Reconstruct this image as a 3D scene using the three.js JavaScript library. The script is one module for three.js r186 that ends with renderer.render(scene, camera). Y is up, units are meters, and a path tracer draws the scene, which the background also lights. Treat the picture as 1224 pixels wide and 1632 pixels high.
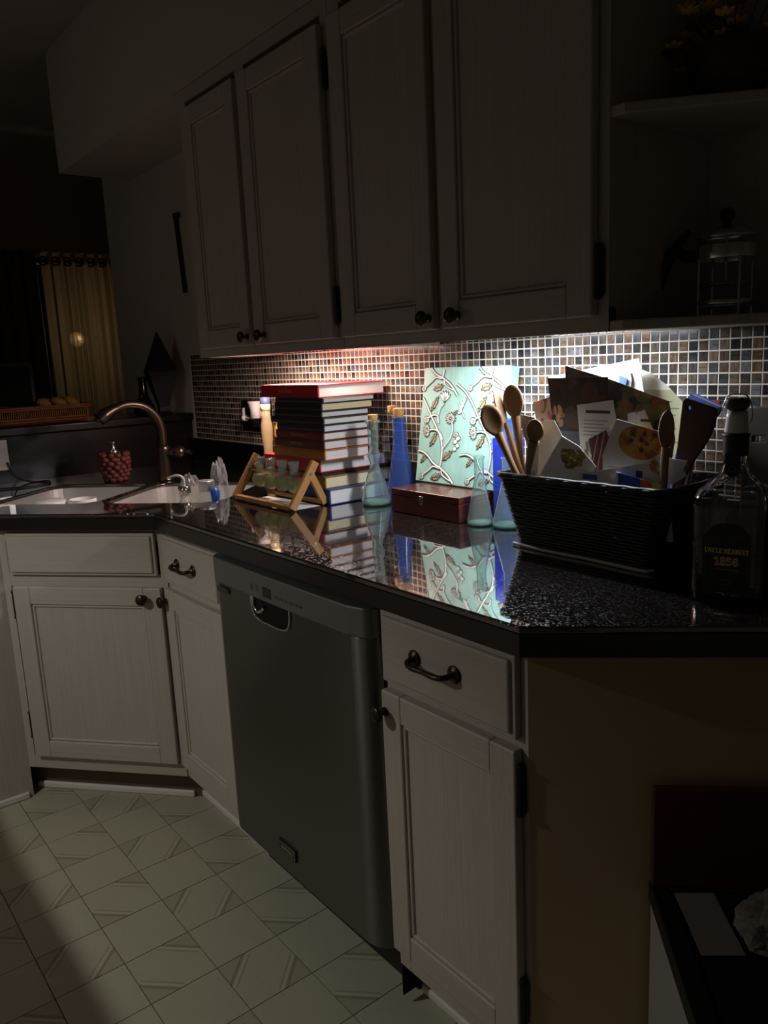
import * as THREE from 'three';
import { RoundedBoxGeometry } from 'three/addons/geometries/RoundedBoxGeometry.js';
import { mergeGeometries } from 'three/addons/utils/BufferGeometryUtils.js';
import { ImprovedNoise } from 'three/addons/math/ImprovedNoise.js';
import { RectAreaLightUniformsLib } from 'three/addons/lights/RectAreaLightUniformsLib.js';

// ------------------------------------------------------------------ camera, lights, exposure
const EXPOSURE = 1.0;
const STRIP_LEFT = { color: 0xffe0d4, nits: 195 };       // under-cabinet bars
const STRIP_RIGHT = { color: 0xf1f4ff, nits: 195 };
const HOOD = { color: 0xfafaf2, cd: 3.3 };              // range hood lamp behind the camera
const UNSEEN_PENDANT = { color: 0xfff0dc, cd: 0.075 };           // unseen pendant, out of view, placed to light the upper cabinets
const UNSEEN_PORCH = { color: 0xffe0b8, cd: 0.13 };             // unseen lamp outside, placed to light the curtain from behind

const renderer = new THREE.WebGLRenderer({ antialias: true });
renderer.toneMapping = THREE.LinearToneMapping;
renderer.toneMappingExposure = EXPOSURE;
renderer.shadowMap.enabled = true;
const scene = new THREE.Scene();
scene.background = new THREE.Color(0x000000);
RectAreaLightUniformsLib.init();

const camera = new THREE.PerspectiveCamera(65.57, 1224 / 1632, 0.05, 40);
{
  const yaw = -0.9096, pitch = -0.191, roll = -0.0468;
  const f = new THREE.Vector3(Math.sin(yaw) * Math.cos(pitch), Math.sin(pitch), -Math.cos(yaw) * Math.cos(pitch));
  const r = new THREE.Vector3().crossVectors(f, new THREE.Vector3(0, 1, 0)).normalize();
  const u = new THREE.Vector3().crossVectors(r, f);
  const r2 = r.clone().multiplyScalar(Math.cos(roll)).addScaledVector(u, Math.sin(roll));
  const u2 = u.clone().multiplyScalar(Math.cos(roll)).addScaledVector(r, -Math.sin(roll));
  camera.position.set(1.8594, 1.319, 1.4797);
  camera.quaternion.setFromRotationMatrix(new THREE.Matrix4().makeBasis(r2, u2, f.clone().negate()));
}

// ------------------------------------------------------------------ helpers
let seed = 12345;
const rnd = (a = 0, b = 1) => { seed = (Math.imul(seed, 1664525) + 1013904223) >>> 0; return a + (b - a) * (seed / 4294967296); };
const V = (x, y, z) => new THREE.Vector3(x, y, z);
const used = {};
function numbered(name) { const n = used[name] = (used[name] ?? -1) + 1; return n ? `${name}_${String(n).padStart(3, '0')}` : name; }
function shade(o) { o.traverse((c) => { if (c.isMesh) { c.castShadow = true; c.receiveShadow = true; } }); return o; }
function clean(g) {
  g = g.index ? g.toNonIndexed() : g;
  for (const k of Object.keys(g.attributes)) if (!['position', 'normal', 'uv'].includes(k)) g.deleteAttribute(k);
  if (!g.attributes.uv) g.setAttribute('uv', new THREE.BufferAttribute(new Float32Array(g.attributes.position.count * 2), 2));
  if (!g.attributes.normal) g.computeVertexNormals();
  return g;
}
function join(gs) { gs = [].concat(gs).map(clean); return gs.length === 1 ? gs[0] : mergeGeometries(gs); }
function obj(name, gs, mat, parent = scene) {
  const m = new THREE.Mesh(join(gs), mat);
  m.name = parent === scene ? numbered(name) : name;
  m.castShadow = m.receiveShadow = true;
  parent.add(m);
  if (parent !== scene) {                       // repeats within one parent take a number
    const n = parent.children.filter((c) => c.userData.base === name || c.name === name).length;
    if (n > 1) m.name = `${name}_${String(n - 1).padStart(3, '0')}`;
    m.userData.base = name;
  }
  return m;
}
function thing(name, label, category, p = [0, 0, 0], turn = 0, group) {
  const o = new THREE.Group(); o.name = numbered(name); scene.add(o);
  o.position.set(...p); o.rotation.y = turn; o.userData = { label, category };
  if (group) o.userData.group = group;
  return o;
}
function tag(o, label, category, group) { delete o.userData.base; Object.assign(o.userData, { label, category }); if (group) o.userData.group = group; return o; }
function struct(name, gs, mat, parent = scene) { const m = obj(name, gs, mat, parent); if (parent === scene) { delete m.userData.base; m.userData.kind = 'structure'; } return m; }
// box projected uv, in metres
function boxUV(g, turn = false, s = 1, ou = 0, ov = 0) {
  g = clean(g); const p = g.attributes.position, n = g.attributes.normal, uv = g.attributes.uv;
  for (let i = 0; i < p.count; i++) {
    const ax = Math.abs(n.getX(i)), ay = Math.abs(n.getY(i)), az = Math.abs(n.getZ(i));
    let u, v;
    if (ay > ax && ay > az) { u = p.getX(i); v = p.getZ(i); } else if (ax > az) { u = p.getZ(i); v = p.getY(i); } else { u = p.getX(i); v = p.getY(i); }
    if (turn) [u, v] = [v, u];
    uv.setXY(i, u * s + ou, v * s + ov);
  }
  return g;
}
function box(w, h, d, x = 0, y = 0, z = 0, r = 0, turn = false) {   // x, z centred; y is the bottom
  const g = r ? new RoundedBoxGeometry(w, h, d, 2, Math.min(r, w / 2.01, h / 2.01, d / 2.01)) : new THREE.BoxGeometry(w, h, d);
  g.translate(x, y + h / 2, z);
  return boxUV(g, turn, 1, rnd(), rnd());
}
const spanBox = (x0, x1, y0, y1, z0, z1, r = 0, turn = false) => box(x1 - x0, y1 - y0, z1 - z0, (x0 + x1) / 2, y0, (z0 + z1) / 2, r, turn);
function lathe(pts, seg = 40, closeTop = false) { return new THREE.LatheGeometry(pts.map(([r, y]) => new THREE.Vector2(Math.max(r, 0.00001), y)), seg); }
function tube(pts, r, seg = 40, rad = 10, closed = false) {
  return new THREE.TubeGeometry(new THREE.CatmullRomCurve3(pts.map((p) => V(...p)), closed, 'centripetal'), seg, r, rad, closed);
}
function taperTube(pts, radii, seg = 40, rad = 12, flat = 1) {      // tube whose radius follows a list; flat squashes it along z
  const c = new THREE.CatmullRomCurve3(pts.map((p) => V(...p)), false, 'centripetal');
  const g = new THREE.TubeGeometry(c, seg, 1, rad, false), p = g.attributes.position, fr = c.getPointAt.bind(c);
  for (let i = 0; i <= seg; i++) {
    const t = i / seg, o = fr(t), k = t * (radii.length - 1), a = Math.floor(k), b = Math.min(a + 1, radii.length - 1), R = radii[a] + (radii[b] - radii[a]) * (k - a);
    for (let j = 0; j <= rad; j++) { const q = i * (rad + 1) + j; p.setXYZ(q, o.x + (p.getX(q) - o.x) * R, o.y + (p.getY(q) - o.y) * R, o.z + (p.getZ(q) - o.z) * R * flat); }
  }
  g.computeVertexNormals();
  return g;
}
function prism(poly, y0, y1, holes = [], bevel = 0) {               // polygon in x,z extruded upward
  const s = new THREE.Shape(poly.map(([x, z]) => new THREE.Vector2(x, -z)));
  for (const h of holes) s.holes.push(new THREE.Path(h.map(([x, z]) => new THREE.Vector2(x, -z))));
  const g = new THREE.ExtrudeGeometry(s, { depth: y1 - y0 - 2 * bevel, bevelEnabled: bevel > 0, bevelThickness: bevel, bevelSize: bevel, bevelOffset: -bevel, bevelSegments: 2, curveSegments: 8 });
  g.rotateX(-Math.PI / 2); g.translate(0, y0 + bevel, 0);
  return boxUV(g);
}
function plate(shape, depth, bevel = 0, seg = 12) {
  return new THREE.ExtrudeGeometry(shape, { depth: depth - 2 * bevel, bevelEnabled: bevel > 0, bevelThickness: bevel, bevelSize: bevel, bevelOffset: -bevel, bevelSegments: 2, curveSegments: seg }).translate(0, 0, bevel);
}
function roundRect(w, h, r, cx = 0, cy = 0, P = THREE.Shape) {
  const s = new P(), x = cx - w / 2, y = cy - h / 2;
  s.moveTo(x + r, y); s.lineTo(x + w - r, y); s.absarc(x + w - r, y + r, r, -Math.PI / 2, 0); s.lineTo(x + w, y + h - r); s.absarc(x + w - r, y + h - r, r, 0, Math.PI / 2);
  s.lineTo(x + r, y + h); s.absarc(x + r, y + h - r, r, Math.PI / 2, Math.PI); s.lineTo(x, y + r); s.absarc(x + r, y + r, r, Math.PI, 1.5 * Math.PI);
  return s;
}
function canvasTex(w, h, draw, repeat) {
  const c = document.createElement('canvas'); c.width = w; c.height = h; draw(c.getContext('2d'), w, h);
  const t = new THREE.CanvasTexture(c); t.colorSpace = THREE.SRGBColorSpace; t.wrapS = t.wrapT = THREE.RepeatWrapping;
  if (repeat) t.repeat.set(...repeat);
  return t;
}
function dataTex(w, h, f, srgb = true, repeat) {
  const d = new Uint8Array(w * h * 4);
  for (let y = 0; y < h; y++) for (let x = 0; x < w; x++) { const c = f(x, y), i = (y * w + x) * 4; d[i] = c[0]; d[i + 1] = c[1]; d[i + 2] = c[2]; d[i + 3] = 255; }
  const t = new THREE.DataTexture(d, w, h); t.wrapS = t.wrapT = THREE.RepeatWrapping; t.magFilter = THREE.LinearFilter; t.minFilter = THREE.LinearMipmapLinearFilter; t.generateMipmaps = true;
  if (srgb) t.colorSpace = THREE.SRGBColorSpace;
  if (repeat) t.repeat.set(...repeat);
  t.needsUpdate = true; return t;
}
const noise = new ImprovedNoise();
function hash(x, y, s = 0) { let h = Math.imul(x | 0, 374761393) + Math.imul(y | 0, 668265263) + Math.imul(s, 2246822519) | 0; h = Math.imul(h ^ (h >>> 13), 1274126177); return ((h ^ (h >>> 16)) >>> 0) / 4294967296; }
const std = (o) => new THREE.MeshStandardMaterial(o);
const phys = (o) => new THREE.MeshPhysicalMaterial(o);

// ------------------------------------------------------------------ materials
function woodTex(base, dark, light, w = 256, h = 512, streaks = 700, cathedral = true) {
  return canvasTex(w, h, (g) => {
    g.fillStyle = base; g.fillRect(0, 0, w, h);
    for (let i = 0; i < streaks; i++) {
      g.strokeStyle = rnd() < 0.55 ? dark : light; g.globalAlpha = rnd(0.03, 0.16); g.lineWidth = rnd(0.4, 1.8);
      const x = rnd(0, w), y = rnd(-100, h), l = rnd(40, 320), b = rnd(-4, 4);
      g.beginPath(); g.moveTo(x, y); g.quadraticCurveTo(x + b, y + l / 2, x + rnd(-2, 2), y + l); g.stroke();
    }
    if (cathedral) for (let k = 0; k < 5; k++) {
      const cx = rnd(40, w - 40), cy = rnd(60, h);
      for (let j = 1; j < 7; j++) { g.strokeStyle = dark; g.globalAlpha = 0.09; g.lineWidth = rnd(1, 2.6); g.beginPath(); g.ellipse(cx, cy, j * 5, j * 34, 0, Math.PI, 2 * Math.PI); g.stroke(); }
    }
    g.globalAlpha = 1;
  });
}
const oakTex = woodTex('#b5aca1', '#938779', '#d1c9c0'); oakTex.repeat.set(2.6, 1.3);
const pineTex = woodTex('#a5773f', '#56330f', '#c99c60', 256, 256, 200, false); pineTex.repeat.set(14, 5);
const spoonTex = woodTex('#8b6b49', '#63472b', '#a98861', 128, 256, 200, false); spoonTex.repeat.set(8, 4);
const mahoganyTex = woodTex('#4e1f12', '#2b0f08', '#6d3320', 256, 256, 300, false); mahoganyTex.repeat.set(5, 5);
// polished dark granite: fine grey-brown flecks on near black
const granite = (() => {
  const N = 1024, val = new Float32Array(N * N);
  const layers = [[96, 0.6], [190, 0.8], [400, 0.4]];
  for (const [cells, amp] of layers) for (let y = 0; y < N; y++) for (let x = 0; x < N; x++) {
    const fx = x / N * cells, fy = y / N * cells, ix = Math.floor(fx), iy = Math.floor(fy), tx = fx - ix, ty = fy - iy;
    const s = (q) => q * q * (3 - 2 * q), H = (a, b) => hash((a + cells) % cells, (b + cells) % cells, cells);
    const a = H(ix, iy), b = H(ix + 1, iy), c = H(ix, iy + 1), d = H(ix + 1, iy + 1);
    val[y * N + x] += amp * ((a + (b - a) * s(tx)) * (1 - s(ty)) + (c + (d - c) * s(tx)) * s(ty) - 0.5);
  }
  const col = dataTex(N, N, (x, y) => { const v = val[y * N + x]; if (v > 0.33) return [58, 51, 45]; if (v > 0.2) return [33, 29, 26]; if (v > 0.05) return [22, 20, 18]; return [12, 11, 11]; }, true, [2.4, 2.4]);
  const rough = dataTex(N, N, (x, y) => { const v = val[y * N + x], r = v < -0.26 ? 60 : v < -0.16 ? 30 : 8; return [0, r, 0]; }, false, [2.4, 2.4]);
  return phys({ map: col, roughness: 1, roughnessMap: rough, ior: 1.9, clearcoat: 0.9, clearcoatRoughness: 0.03 });
})();
const graniteDarkened = std({ color: 0x070706, roughness: 0.25 });  // plain granite copy, colour darkened for the shaded front edge
const streakTex = dataTex(256, 256, (x, y) => {
  const n = noise.noise(x * 0.018, y * 0.16, 3) * 0.6 + noise.noise(x * 0.05, y * 0.4, 9) * 0.5, v = 200 + 130 * n; const q = Math.max(60, Math.min(255, v)); return [q, q * 0.97, q * 0.94];
});
const M = {
  wall: std({ color: 0xb9b3a8, roughness: 0.9 }),
  ceiling: std({ color: 0xa9a297, roughness: 0.95 }),
  nookWall: std({ color: 0x8a6a50, roughness: 0.9 }),
  oak: std({ map: oakTex, roughness: 0.5 }),
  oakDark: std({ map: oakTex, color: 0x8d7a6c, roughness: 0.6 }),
  tanPanel: std({ color: 0xb39b78, roughness: 0.75 }),
  whiteTrim: std({ color: 0xd9d5cc, roughness: 0.5 }),
  grout: std({ color: 0xcfc9bd, roughness: 0.9 }),
  bronze: std({ color: 0x564a42, metalness: 0.9, roughness: 0.3 }),
  knob: std({ color: 0x43382e, metalness: 0.9, roughness: 0.34 }),
  steel: phys({ color: 0x7a7b76, metalness: 1, roughness: 0.34, anisotropy: 0.85, anisotropyRotation: Math.PI / 2 }),
  sinkSteel: std({ color: 0xb9b9b6, metalness: 1, roughness: 0.28 }),
  panelGrey: std({ color: 0x767874, metalness: 0.55, roughness: 0.45 }),
  chrome: std({ color: 0xe2e2e2, metalness: 1, roughness: 0.1 }),
  black: std({ color: 0x0b0b0b, roughness: 0.5 }),
  blackGloss: std({ color: 0x060606, roughness: 0.12 }),
  blackMatte: std({ color: 0x050505, roughness: 0.9 }),
  wicker: std({ color: 0x080706, roughness: 0.55 }),
  cork: std({ map: dataTex(64, 64, (x, y) => { const v = hash(x >> 1, y >> 1, 5) * 60 + hash(x, y, 2) * 30; return [205 - v * 0.6, 166 - v * 0.7, 112 - v * 0.7]; }), roughness: 0.9 }),
  glass: phys({ color: 0xf6fbfa, transmission: 1, roughness: 0.02, ior: 1.5, thickness: 0 }),
  greenGlass: phys({ color: 0xe6f4f0, transmission: 0.93, roughness: 0.0, ior: 1.46, thickness: 0.003, attenuationColor: new THREE.Color(0xa8e0d4), attenuationDistance: 0.05 }),
  blueGlass: phys({ color: 0x7ea4f4, transmission: 0.88, roughness: 0.06, ior: 1.5, thickness: 0 }),
  liquid: phys({ color: 0xe9e4ac, transmission: 0.5, roughness: 0.15, ior: 1.34, thickness: 0 }),
  litBaseGlass: phys({ color: 0xc2ece2, transmission: 0.6, roughness: 0.25, ior: 1.45, thickness: 0 }),  // pale teal colour stands in for light gathered in thick glass bases
  flaskGlass: phys({ color: 0xe4ebe6, transmission: 0.88, roughness: 0.04, ior: 1.5, thickness: 0 }),
  solidGlass: phys({ color: 0xffffff, transmission: 1, roughness: 0.02, ior: 1.5, thickness: 0.003 }),
  pages: std({ map: canvasTex(64, 256, (g, w, h) => { g.fillStyle = '#eeeae2'; g.fillRect(0, 0, w, h); for (let y = 0; y < h; y += 2) { g.fillStyle = `rgba(120,110,95,${rnd(0.03, 0.35)})`; g.fillRect(0, y, w, 1); } }), roughness: 0.85 }),
  pine: std({ map: pineTex, roughness: 0.6 }),
  spoon: std({ map: spoonTex, roughness: 0.55 }),
  turner: std({ color: 0x3a1b10, roughness: 0.45 }),
  mahogany: phys({ map: mahoganyTex, roughness: 0.3, clearcoat: 0.6, clearcoatRoughness: 0.15 }),
  white: std({ color: 0xe8e8e6, roughness: 0.45 }),
  plastic: phys({ color: 0xffffff, transmission: 0.75, roughness: 0.25, ior: 1.4, thickness: 0, side: THREE.DoubleSide }),
  grape: std({ color: 0x5e2a27, roughness: 0.6 }),
  nickel: std({ color: 0xc8c2b8, metalness: 1, roughness: 0.25 }),
};

// ------------------------------------------------------------------ room shell
const YC = 0.921, ZC = 0.642, TB = 0.0485, YU = 1.3465, ZU = 0.307, PONY = -1.36, CEIL = 2.62;
const TH = 0.7062, SD = Math.sin(TH), CD = Math.cos(TH);          // diagonal sink front
const diag = (s, n) => [-0.272 - CD * s - SD * n, 0.642 + SD * s - CD * n];

// floor: sub-floor slab with vinyl tiles laid on it
{
  const floor = struct('floor', spanBox(-3.6, 3.3, -0.08, -0.003, -2.3, 3.3), std({ color: 0x4e4a3c, roughness: 0.8 }));
  const P = 0.153, X0 = 0.07, Z0 = 0.8575;
  const draw = (kind) => (g, w, h) => {
    g.fillStyle = '#b1ad97'; g.fillRect(0, 0, w, h);
    for (let i = 0; i < 900; i++) { g.fillStyle = rnd() < 0.5 ? 'rgba(60,55,42,.10)' : 'rgba(200,195,175,.10)'; const r = rnd(0.6, 3); g.fillRect(rnd(0, w), rnd(0, h), r * 2, r); }
    if (!kind) return;
    const band = (pts) => {
      const [a, b] = pts;
      const cx = (a[0] + b[0]) / 2 < w / 2 ? 0 : w, cy = (a[1] + b[1]) / 2 < h / 2 ? 0 : h;
      g.fillStyle = 'rgba(92,86,64,.13)'; g.beginPath(); g.moveTo(...a); g.lineTo(...b); g.lineTo(cx, cy); g.closePath(); g.fill();
      const line = (k, st, lw) => { const dx = (w / 2 - (a[0] + b[0]) / 2) * k, dy = (h / 2 - (a[1] + b[1]) / 2) * k; g.strokeStyle = st; g.lineWidth = w * lw; g.beginPath(); g.moveTo(a[0] + dx, a[1] + dy); g.lineTo(b[0] + dx, b[1] + dy); g.stroke(); };
      line(-0.06, 'rgba(84,78,58,.32)', 0.05); line(0.09, 'rgba(206,200,176,.28)', 0.045); line(0.19, 'rgba(92,86,64,.28)', 0.03);
    };
    const q = 0.46;   // canvas x is world x, canvas y is world z
    if (kind === 1) { band([[0, h * (1 - q)], [w * q, h]]); band([[w * (1 - q), 0], [w, h * q]]); } else { band([[0, h * q], [w * q, 0]]); band([[w * (1 - q), h], [w, h * (1 - q)]]); }
  };
  const mats = [0, 1, 2].map((k) => std({ map: canvasTex(256, 256, draw(k)), roughness: 0.55 }));
  const tg = new THREE.BoxGeometry(P - 0.0022, 0.003, P - 0.0022); tg.translate(0, -0.0015, 0);
  { const p = tg.attributes.position, n = tg.attributes.normal, uv = tg.attributes.uv; for (let i = 0; i < p.count; i++) { uv.setXY(i, p.getX(i) / P + 0.5, 0.5 - p.getZ(i) / P); if (n.getY(i) > 0.5) { } } }
  const rest = [[], [], []];
  for (let i = -24; i < 22; i++) for (let j = -21; j < 16; j++) {
    const x = X0 + (i + 0.5) * P, z = Z0 + (j + 0.5) * P;
    if (x < -3.45 || x > 3.2 || z < -2.15 || z > 3.2) continue;
    const odd = ((i + j) % 2 + 2) % 2 === 1, kind = odd ? (((j % 2) + 2) % 2 === 1 ? 1 : 2) : 0;
    if (x > -0.95 && x < 1.15 && z > 0.52 && z < 1.75) { const t = obj('floor_tile', tg, mats[kind], floor); t.position.set(x, 0, z); t.rotation.y = 0; } else rest[kind].push([x, z]);
  }
  rest.forEach((list, k) => {
    const im = new THREE.InstancedMesh(tg, mats[k], list.length), m = new THREE.Matrix4(); list.forEach(([x, z], i) => im.setMatrixAt(i, m.makeTranslation(x, 0, z)));
    im.name = `distant_floor_tiles${k ? '_00' + k : ''}`; im.userData.kind = 'stuff'; im.receiveShadow = im.castShadow = true; floor.add(im);
  });
}
struct('ceiling', spanBox(-3.6, 3.3, CEIL, CEIL + 0.1, -2.3, 3.3), M.ceiling);
struct('wall_front', spanBox(-3.6, 3.3, 0, CEIL, 3.2, 3.3), M.wall);
struct('wall_right', spanBox(3.2, 3.3, 0, CEIL, -0.12, 3.2), M.wall);
struct('wall_far', spanBox(-3.6, -2.12, 0, CEIL, -2.3, -2.2), M.nookWall);
struct('wall_return', spanBox(-2.12, -2.0, 0, CEIL, -2.2, -0.12), M.nookWall);
struct('trim_1', spanBox(-1.78, 3.2, 2.15, CEIL, 0, ZU), M.wall);                 // soffit above the wall cabinets
// wall on the left of the dining nook, with a window opening
const WX = -3.5;
struct('wall_left', [
  spanBox(WX - 0.1, WX, 0, 0.85, -2.2, 3.2), spanBox(WX - 0.1, WX, 2.06, CEIL, -2.2, 3.2),
  spanBox(WX - 0.1, WX, 0.85, 2.06, -2.2, -0.62), spanBox(WX - 0.1, WX, 0.85, 2.06, 0.95, 3.2)], M.nookWall);
{
  const w = new THREE.Group(); w.name = 'window_1'; w.userData.kind = 'structure'; scene.add(w);
  obj('window_frame', [spanBox(WX - 0.09, WX - 0.03, 0.85, 0.91, -0.62, 0.95), spanBox(WX - 0.09, WX - 0.03, 2.0, 2.06, -0.62, 0.95), spanBox(WX - 0.09, WX - 0.03, 0.91, 2.0, -0.62, -0.56),
    spanBox(WX - 0.09, WX - 0.03, 0.91, 2.0, 0.89, 0.95), spanBox(WX - 0.085, WX - 0.035, 0.91, 2.0, 0.14, 0.19)], M.whiteTrim, w);
  obj('pane', spanBox(WX - 0.064, WX - 0.06, 0.91, 2.0, -0.56, 0.14), phys({ transmission: 1, thickness: 0, roughness: 0.02 }), w);
  obj('pane', spanBox(WX - 0.064, WX - 0.06, 0.91, 2.0, 0.19, 0.89), phys({ transmission: 1, thickness: 0, roughness: 0.02 }), w);
}
// back wall with the mosaic splashback
{
  const wall = new THREE.Group(); wall.name = 'wall_back'; wall.userData.kind = 'structure'; scene.add(wall);
  obj('plaster', [spanBox(-2.12, 3.2, 0, CEIL, -0.12, -0.006), spanBox(-2.12, -1.336, 0, CEIL, -0.006, 0), spanBox(-1.336, 3.2, 1.372, CEIL, -0.006, 0), spanBox(-1.336, 3.2, 0, 0.915, -0.006, 0)], M.wall, wall);
  obj('grout', spanBox(-1.336, 1.9, 0.915, 1.372, -0.006, -0.0002), M.grout, wall);
  const P = 0.0216, X0 = 0.2561, Y1 = 1.3255, S = 0.0188, c = 0.0006, d = 0.0006;
  function tileGeo(ou, ov) {
    const a = S / 2, b = a - c, v = [], uv = [];
    const quad = (p, q, r, s) => { for (const k of [p, q, r, p, r, s]) { v.push(...k); uv.push(ou + k[0] * 6, ov + k[1] * 6); } };
    quad([-b, -b, d], [b, -b, d], [b, b, d], [-b, b, d]);
    const o = [[-a, -a], [a, -a], [a, a], [-a, a]], i = [[-b, -b], [b, -b], [b, b], [-b, b]];
    for (let k = 0; k < 4; k++) { const n = (k + 1) % 4; quad([...o[k], d - c], [...o[n], d - c], [...i[n], d], [...i[k], d]); quad([...o[k], -0.0009], [...o[n], -0.0009], [...o[n], d - c], [...o[k], d - c]); }
    const g = new THREE.BufferGeometry(); g.setAttribute('position', new THREE.Float32BufferAttribute(v, 3)); g.setAttribute('uv', new THREE.Float32BufferAttribute(uv, 2)); g.computeVertexNormals(); return g;
  }
  const palette = ['#484b50', '#595c60', '#504b47', '#6c5f55', '#786b5e', '#8a725a', '#706d61', '#888b8f', '#5f636a', '#6c6863', '#3a3a3d', '#8d8070'];
  const geos = Array.from({ length: 6 }, () => tileGeo(rnd(), rnd()));
  const mats = palette.map((p) => std({ color: p, map: streakTex, roughness: 0.14, metalness: 0.15 }));
  const cells = [];
  for (let n = -74; n < 76; n++) for (let k = -2; k < 14; k++) {
    const x = X0 + (n + 0.5) * P, y = Y1 - (k + 0.5) * P; if (x < -1.33) continue;
    let hid = (y < 1.245 && x > 0.62 && x < 1.04) || (y < 1.29 && x > 0.21 && x < 0.54) || (y < 1.215 && x < 1.09 && x > 0.5) || (y > 1.355) || (x > 1.14) || (x < 0.02 && y < 1.25);
    if (x > 1.1 && y < 1.15) hid = true;
    cells.push({ x, y, pri: hid ? -99 : x });
  }
  cells.sort((a, b) => b.pri - a.pri);
  const pick = (x, y) => { const h = hash(Math.round(x * 1000), Math.round(y * 1000), 7); const warm = x < 0.25; let i = Math.floor(h * palette.length); if (warm && hash(Math.round(x * 999), Math.round(y * 777), 3) < 0.25) i = [3, 4, 5, 11][i % 4]; return i; };
  cells.slice(0, 300).forEach(({ x, y }, i) => { const t = obj('tile', geos[i % 6], mats[pick(x, y)], wall); t.position.set(x, y, 0); t.name = i ? `tile_${String(i).padStart(3, '0')}` : 'tile'; delete t.userData.base; if (hash(i, 3, 1) < 0.5) t.rotation.z = Math.PI / 2; });
  const others = cells.slice(300), im = new THREE.InstancedMesh(geos[0], std({ color: 0xffffff, map: streakTex, roughness: 0.14, metalness: 0.15 }), others.length);
  const m = new THREE.Matrix4(), col = new THREE.Color();
  others.forEach(({ x, y }, i) => { im.setMatrixAt(i, m.makeTranslation(x, y, 0)); im.setColorAt(i, col.set(palette[pick(x, y)])); });
  im.name = 'small_mosaic_tiles'; im.userData.kind = 'stuff'; im.receiveShadow = true; wall.add(im);
}
struct('trim_2', spanBox(-1.336, 1.73, YC, 1.0215, 0, 0.02, 0.002), graniteDarkened);                // granite upstand under the mosaic
// pony wall behind the sink, granite faced with a ledge on top
{
  const g = std({ map: granite.map, color: 0x8a8784, roughness: 0.25 });
  struct('wall_pony', [spanBox(PONY - 0.3, PONY - 0.02, 0, 1.095, 0, 2.3)], M.wall);
  struct('trim_3', spanBox(PONY - 0.02, PONY, YC, 1.095, 0, 2.3), g);
  struct('trim_4', spanBox(PONY - 0.34, PONY + 0.025, 1.095, 1.128, 0.001, 2.3, 0.006), g);
}

// ------------------------------------------------------------------ cabinets
function knob(parent, x, y, z) {
  const g = lathe([[0.0001, 0], [0.009, 0], [0.0095, 0.002], [0.006, 0.004], [0.005, 0.011], [0.009, 0.015], [0.0155, 0.019], [0.0165, 0.023], [0.014, 0.027], [0.006, 0.0295], [0, 0.03]], 28);
  g.rotateX(Math.PI / 2); g.translate(x, y, z); return obj('knob', g, M.knob, parent);
}
function pull(parent, x, y, z, w = 0.102) {
  const gs = [];
  for (const s of [-1, 1]) {
    const e = lathe([[0, 0], [0.0155, 0], [0.016, 0.002], [0.013, 0.0045], [0.006, 0.006], [0.0055, 0.012], [0, 0.0125]], 24); e.rotateX(Math.PI / 2); e.translate(x + s * w / 2, y, z); gs.push(e);
  }
  gs.push(taperTube([[x - w / 2, y, z + 0.006], [x - w / 2 + 0.002, y - 0.001, z + 0.019], [x - w / 2 + 0.013, y - 0.003, z + 0.026], [x, y - 0.003, z + 0.027], [x + w / 2 - 0.013, y - 0.003, z + 0.026], [x + w / 2 - 0.002, y - 0.001, z + 0.019], [x + w / 2, y, z + 0.006]], [0.0055, 0.005, 0.0055, 0.0046, 0.0055, 0.005, 0.0055], 48, 10));
  return obj('handle', gs, M.knob, parent);
}
function hinge(parent, x, y, z) {
  return obj('hinge', [box(0.016, 0.078, 0.006, x, y - 0.039, z, 0.002), new THREE.CylinderGeometry(0.0058, 0.0058, 0.074, 10).translate(x, y, z + 0.004), new THREE.SphereGeometry(0.007, 10, 8).translate(x, y + 0.04, z + 0.004), new THREE.SphereGeometry(0.007, 10, 8).translate(x, y - 0.04, z + 0.004)], M.black, parent);
}
function door(parent, x0, x1, y0, y1, z, opt = {}) {      // five-piece door with a flat recessed panel
  const f = 0.055, t = 0.02, fr = [];
  fr.push(spanBox(x0, x0 + f, y0, y1, z, z + t, 0.004), spanBox(x1 - f, x1, y0, y1, z, z + t, 0.004));
  fr.push(spanBox(x0 + f - 0.001, x1 - f + 0.001, y1 - f, y1, z, z + t - 0.0004, 0.004, true), spanBox(x0 + f - 0.001, x1 - f + 0.001, y0, y0 + f, z, z + t - 0.0004, 0.004, true));
  const b = 0.009, ix0 = x0 + f, ix1 = x1 - f, iy0 = y0 + f, iy1 = y1 - f;      // bead moulding inside the frame
  fr.push(spanBox(ix0, ix0 + b, iy0, iy1, z, z + 0.0155, 0.004), spanBox(ix1 - b, ix1, iy0, iy1, z, z + 0.0155, 0.004), spanBox(ix0, ix1, iy0, iy0 + b, z, z + 0.0155, 0.004, true), spanBox(ix0, ix1, iy1 - b, iy1, z, z + 0.0155, 0.004, true));
  const d = obj('door', fr, M.oak, parent);
  obj('panel', spanBox(ix0 + b - 0.001, ix1 - b + 0.001, iy0 + b - 0.001, iy1 - b + 0.001, z + 0.002, z + 0.0105), M.oak, d);
  if (opt.knob) knob(d, opt.knob[0], opt.knob[1], z + t);
  for (const [hx, hy] of opt.hinges ?? []) hinge(d, hx, hy, z + t - 0.015);
  return d;
}
function drawerFront(parent, name, x0, x1, y0, y1, z) {
  return obj(name, [spanBox(x0, x1, y0, y1, z, z + 0.013, 0.003, true), spanBox(x0 + 0.008, x1 - 0.008, y0 + 0.008, y1 - 0.008, z + 0.006, z + 0.02, 0.006, true)], M.oak, parent);
}
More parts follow.
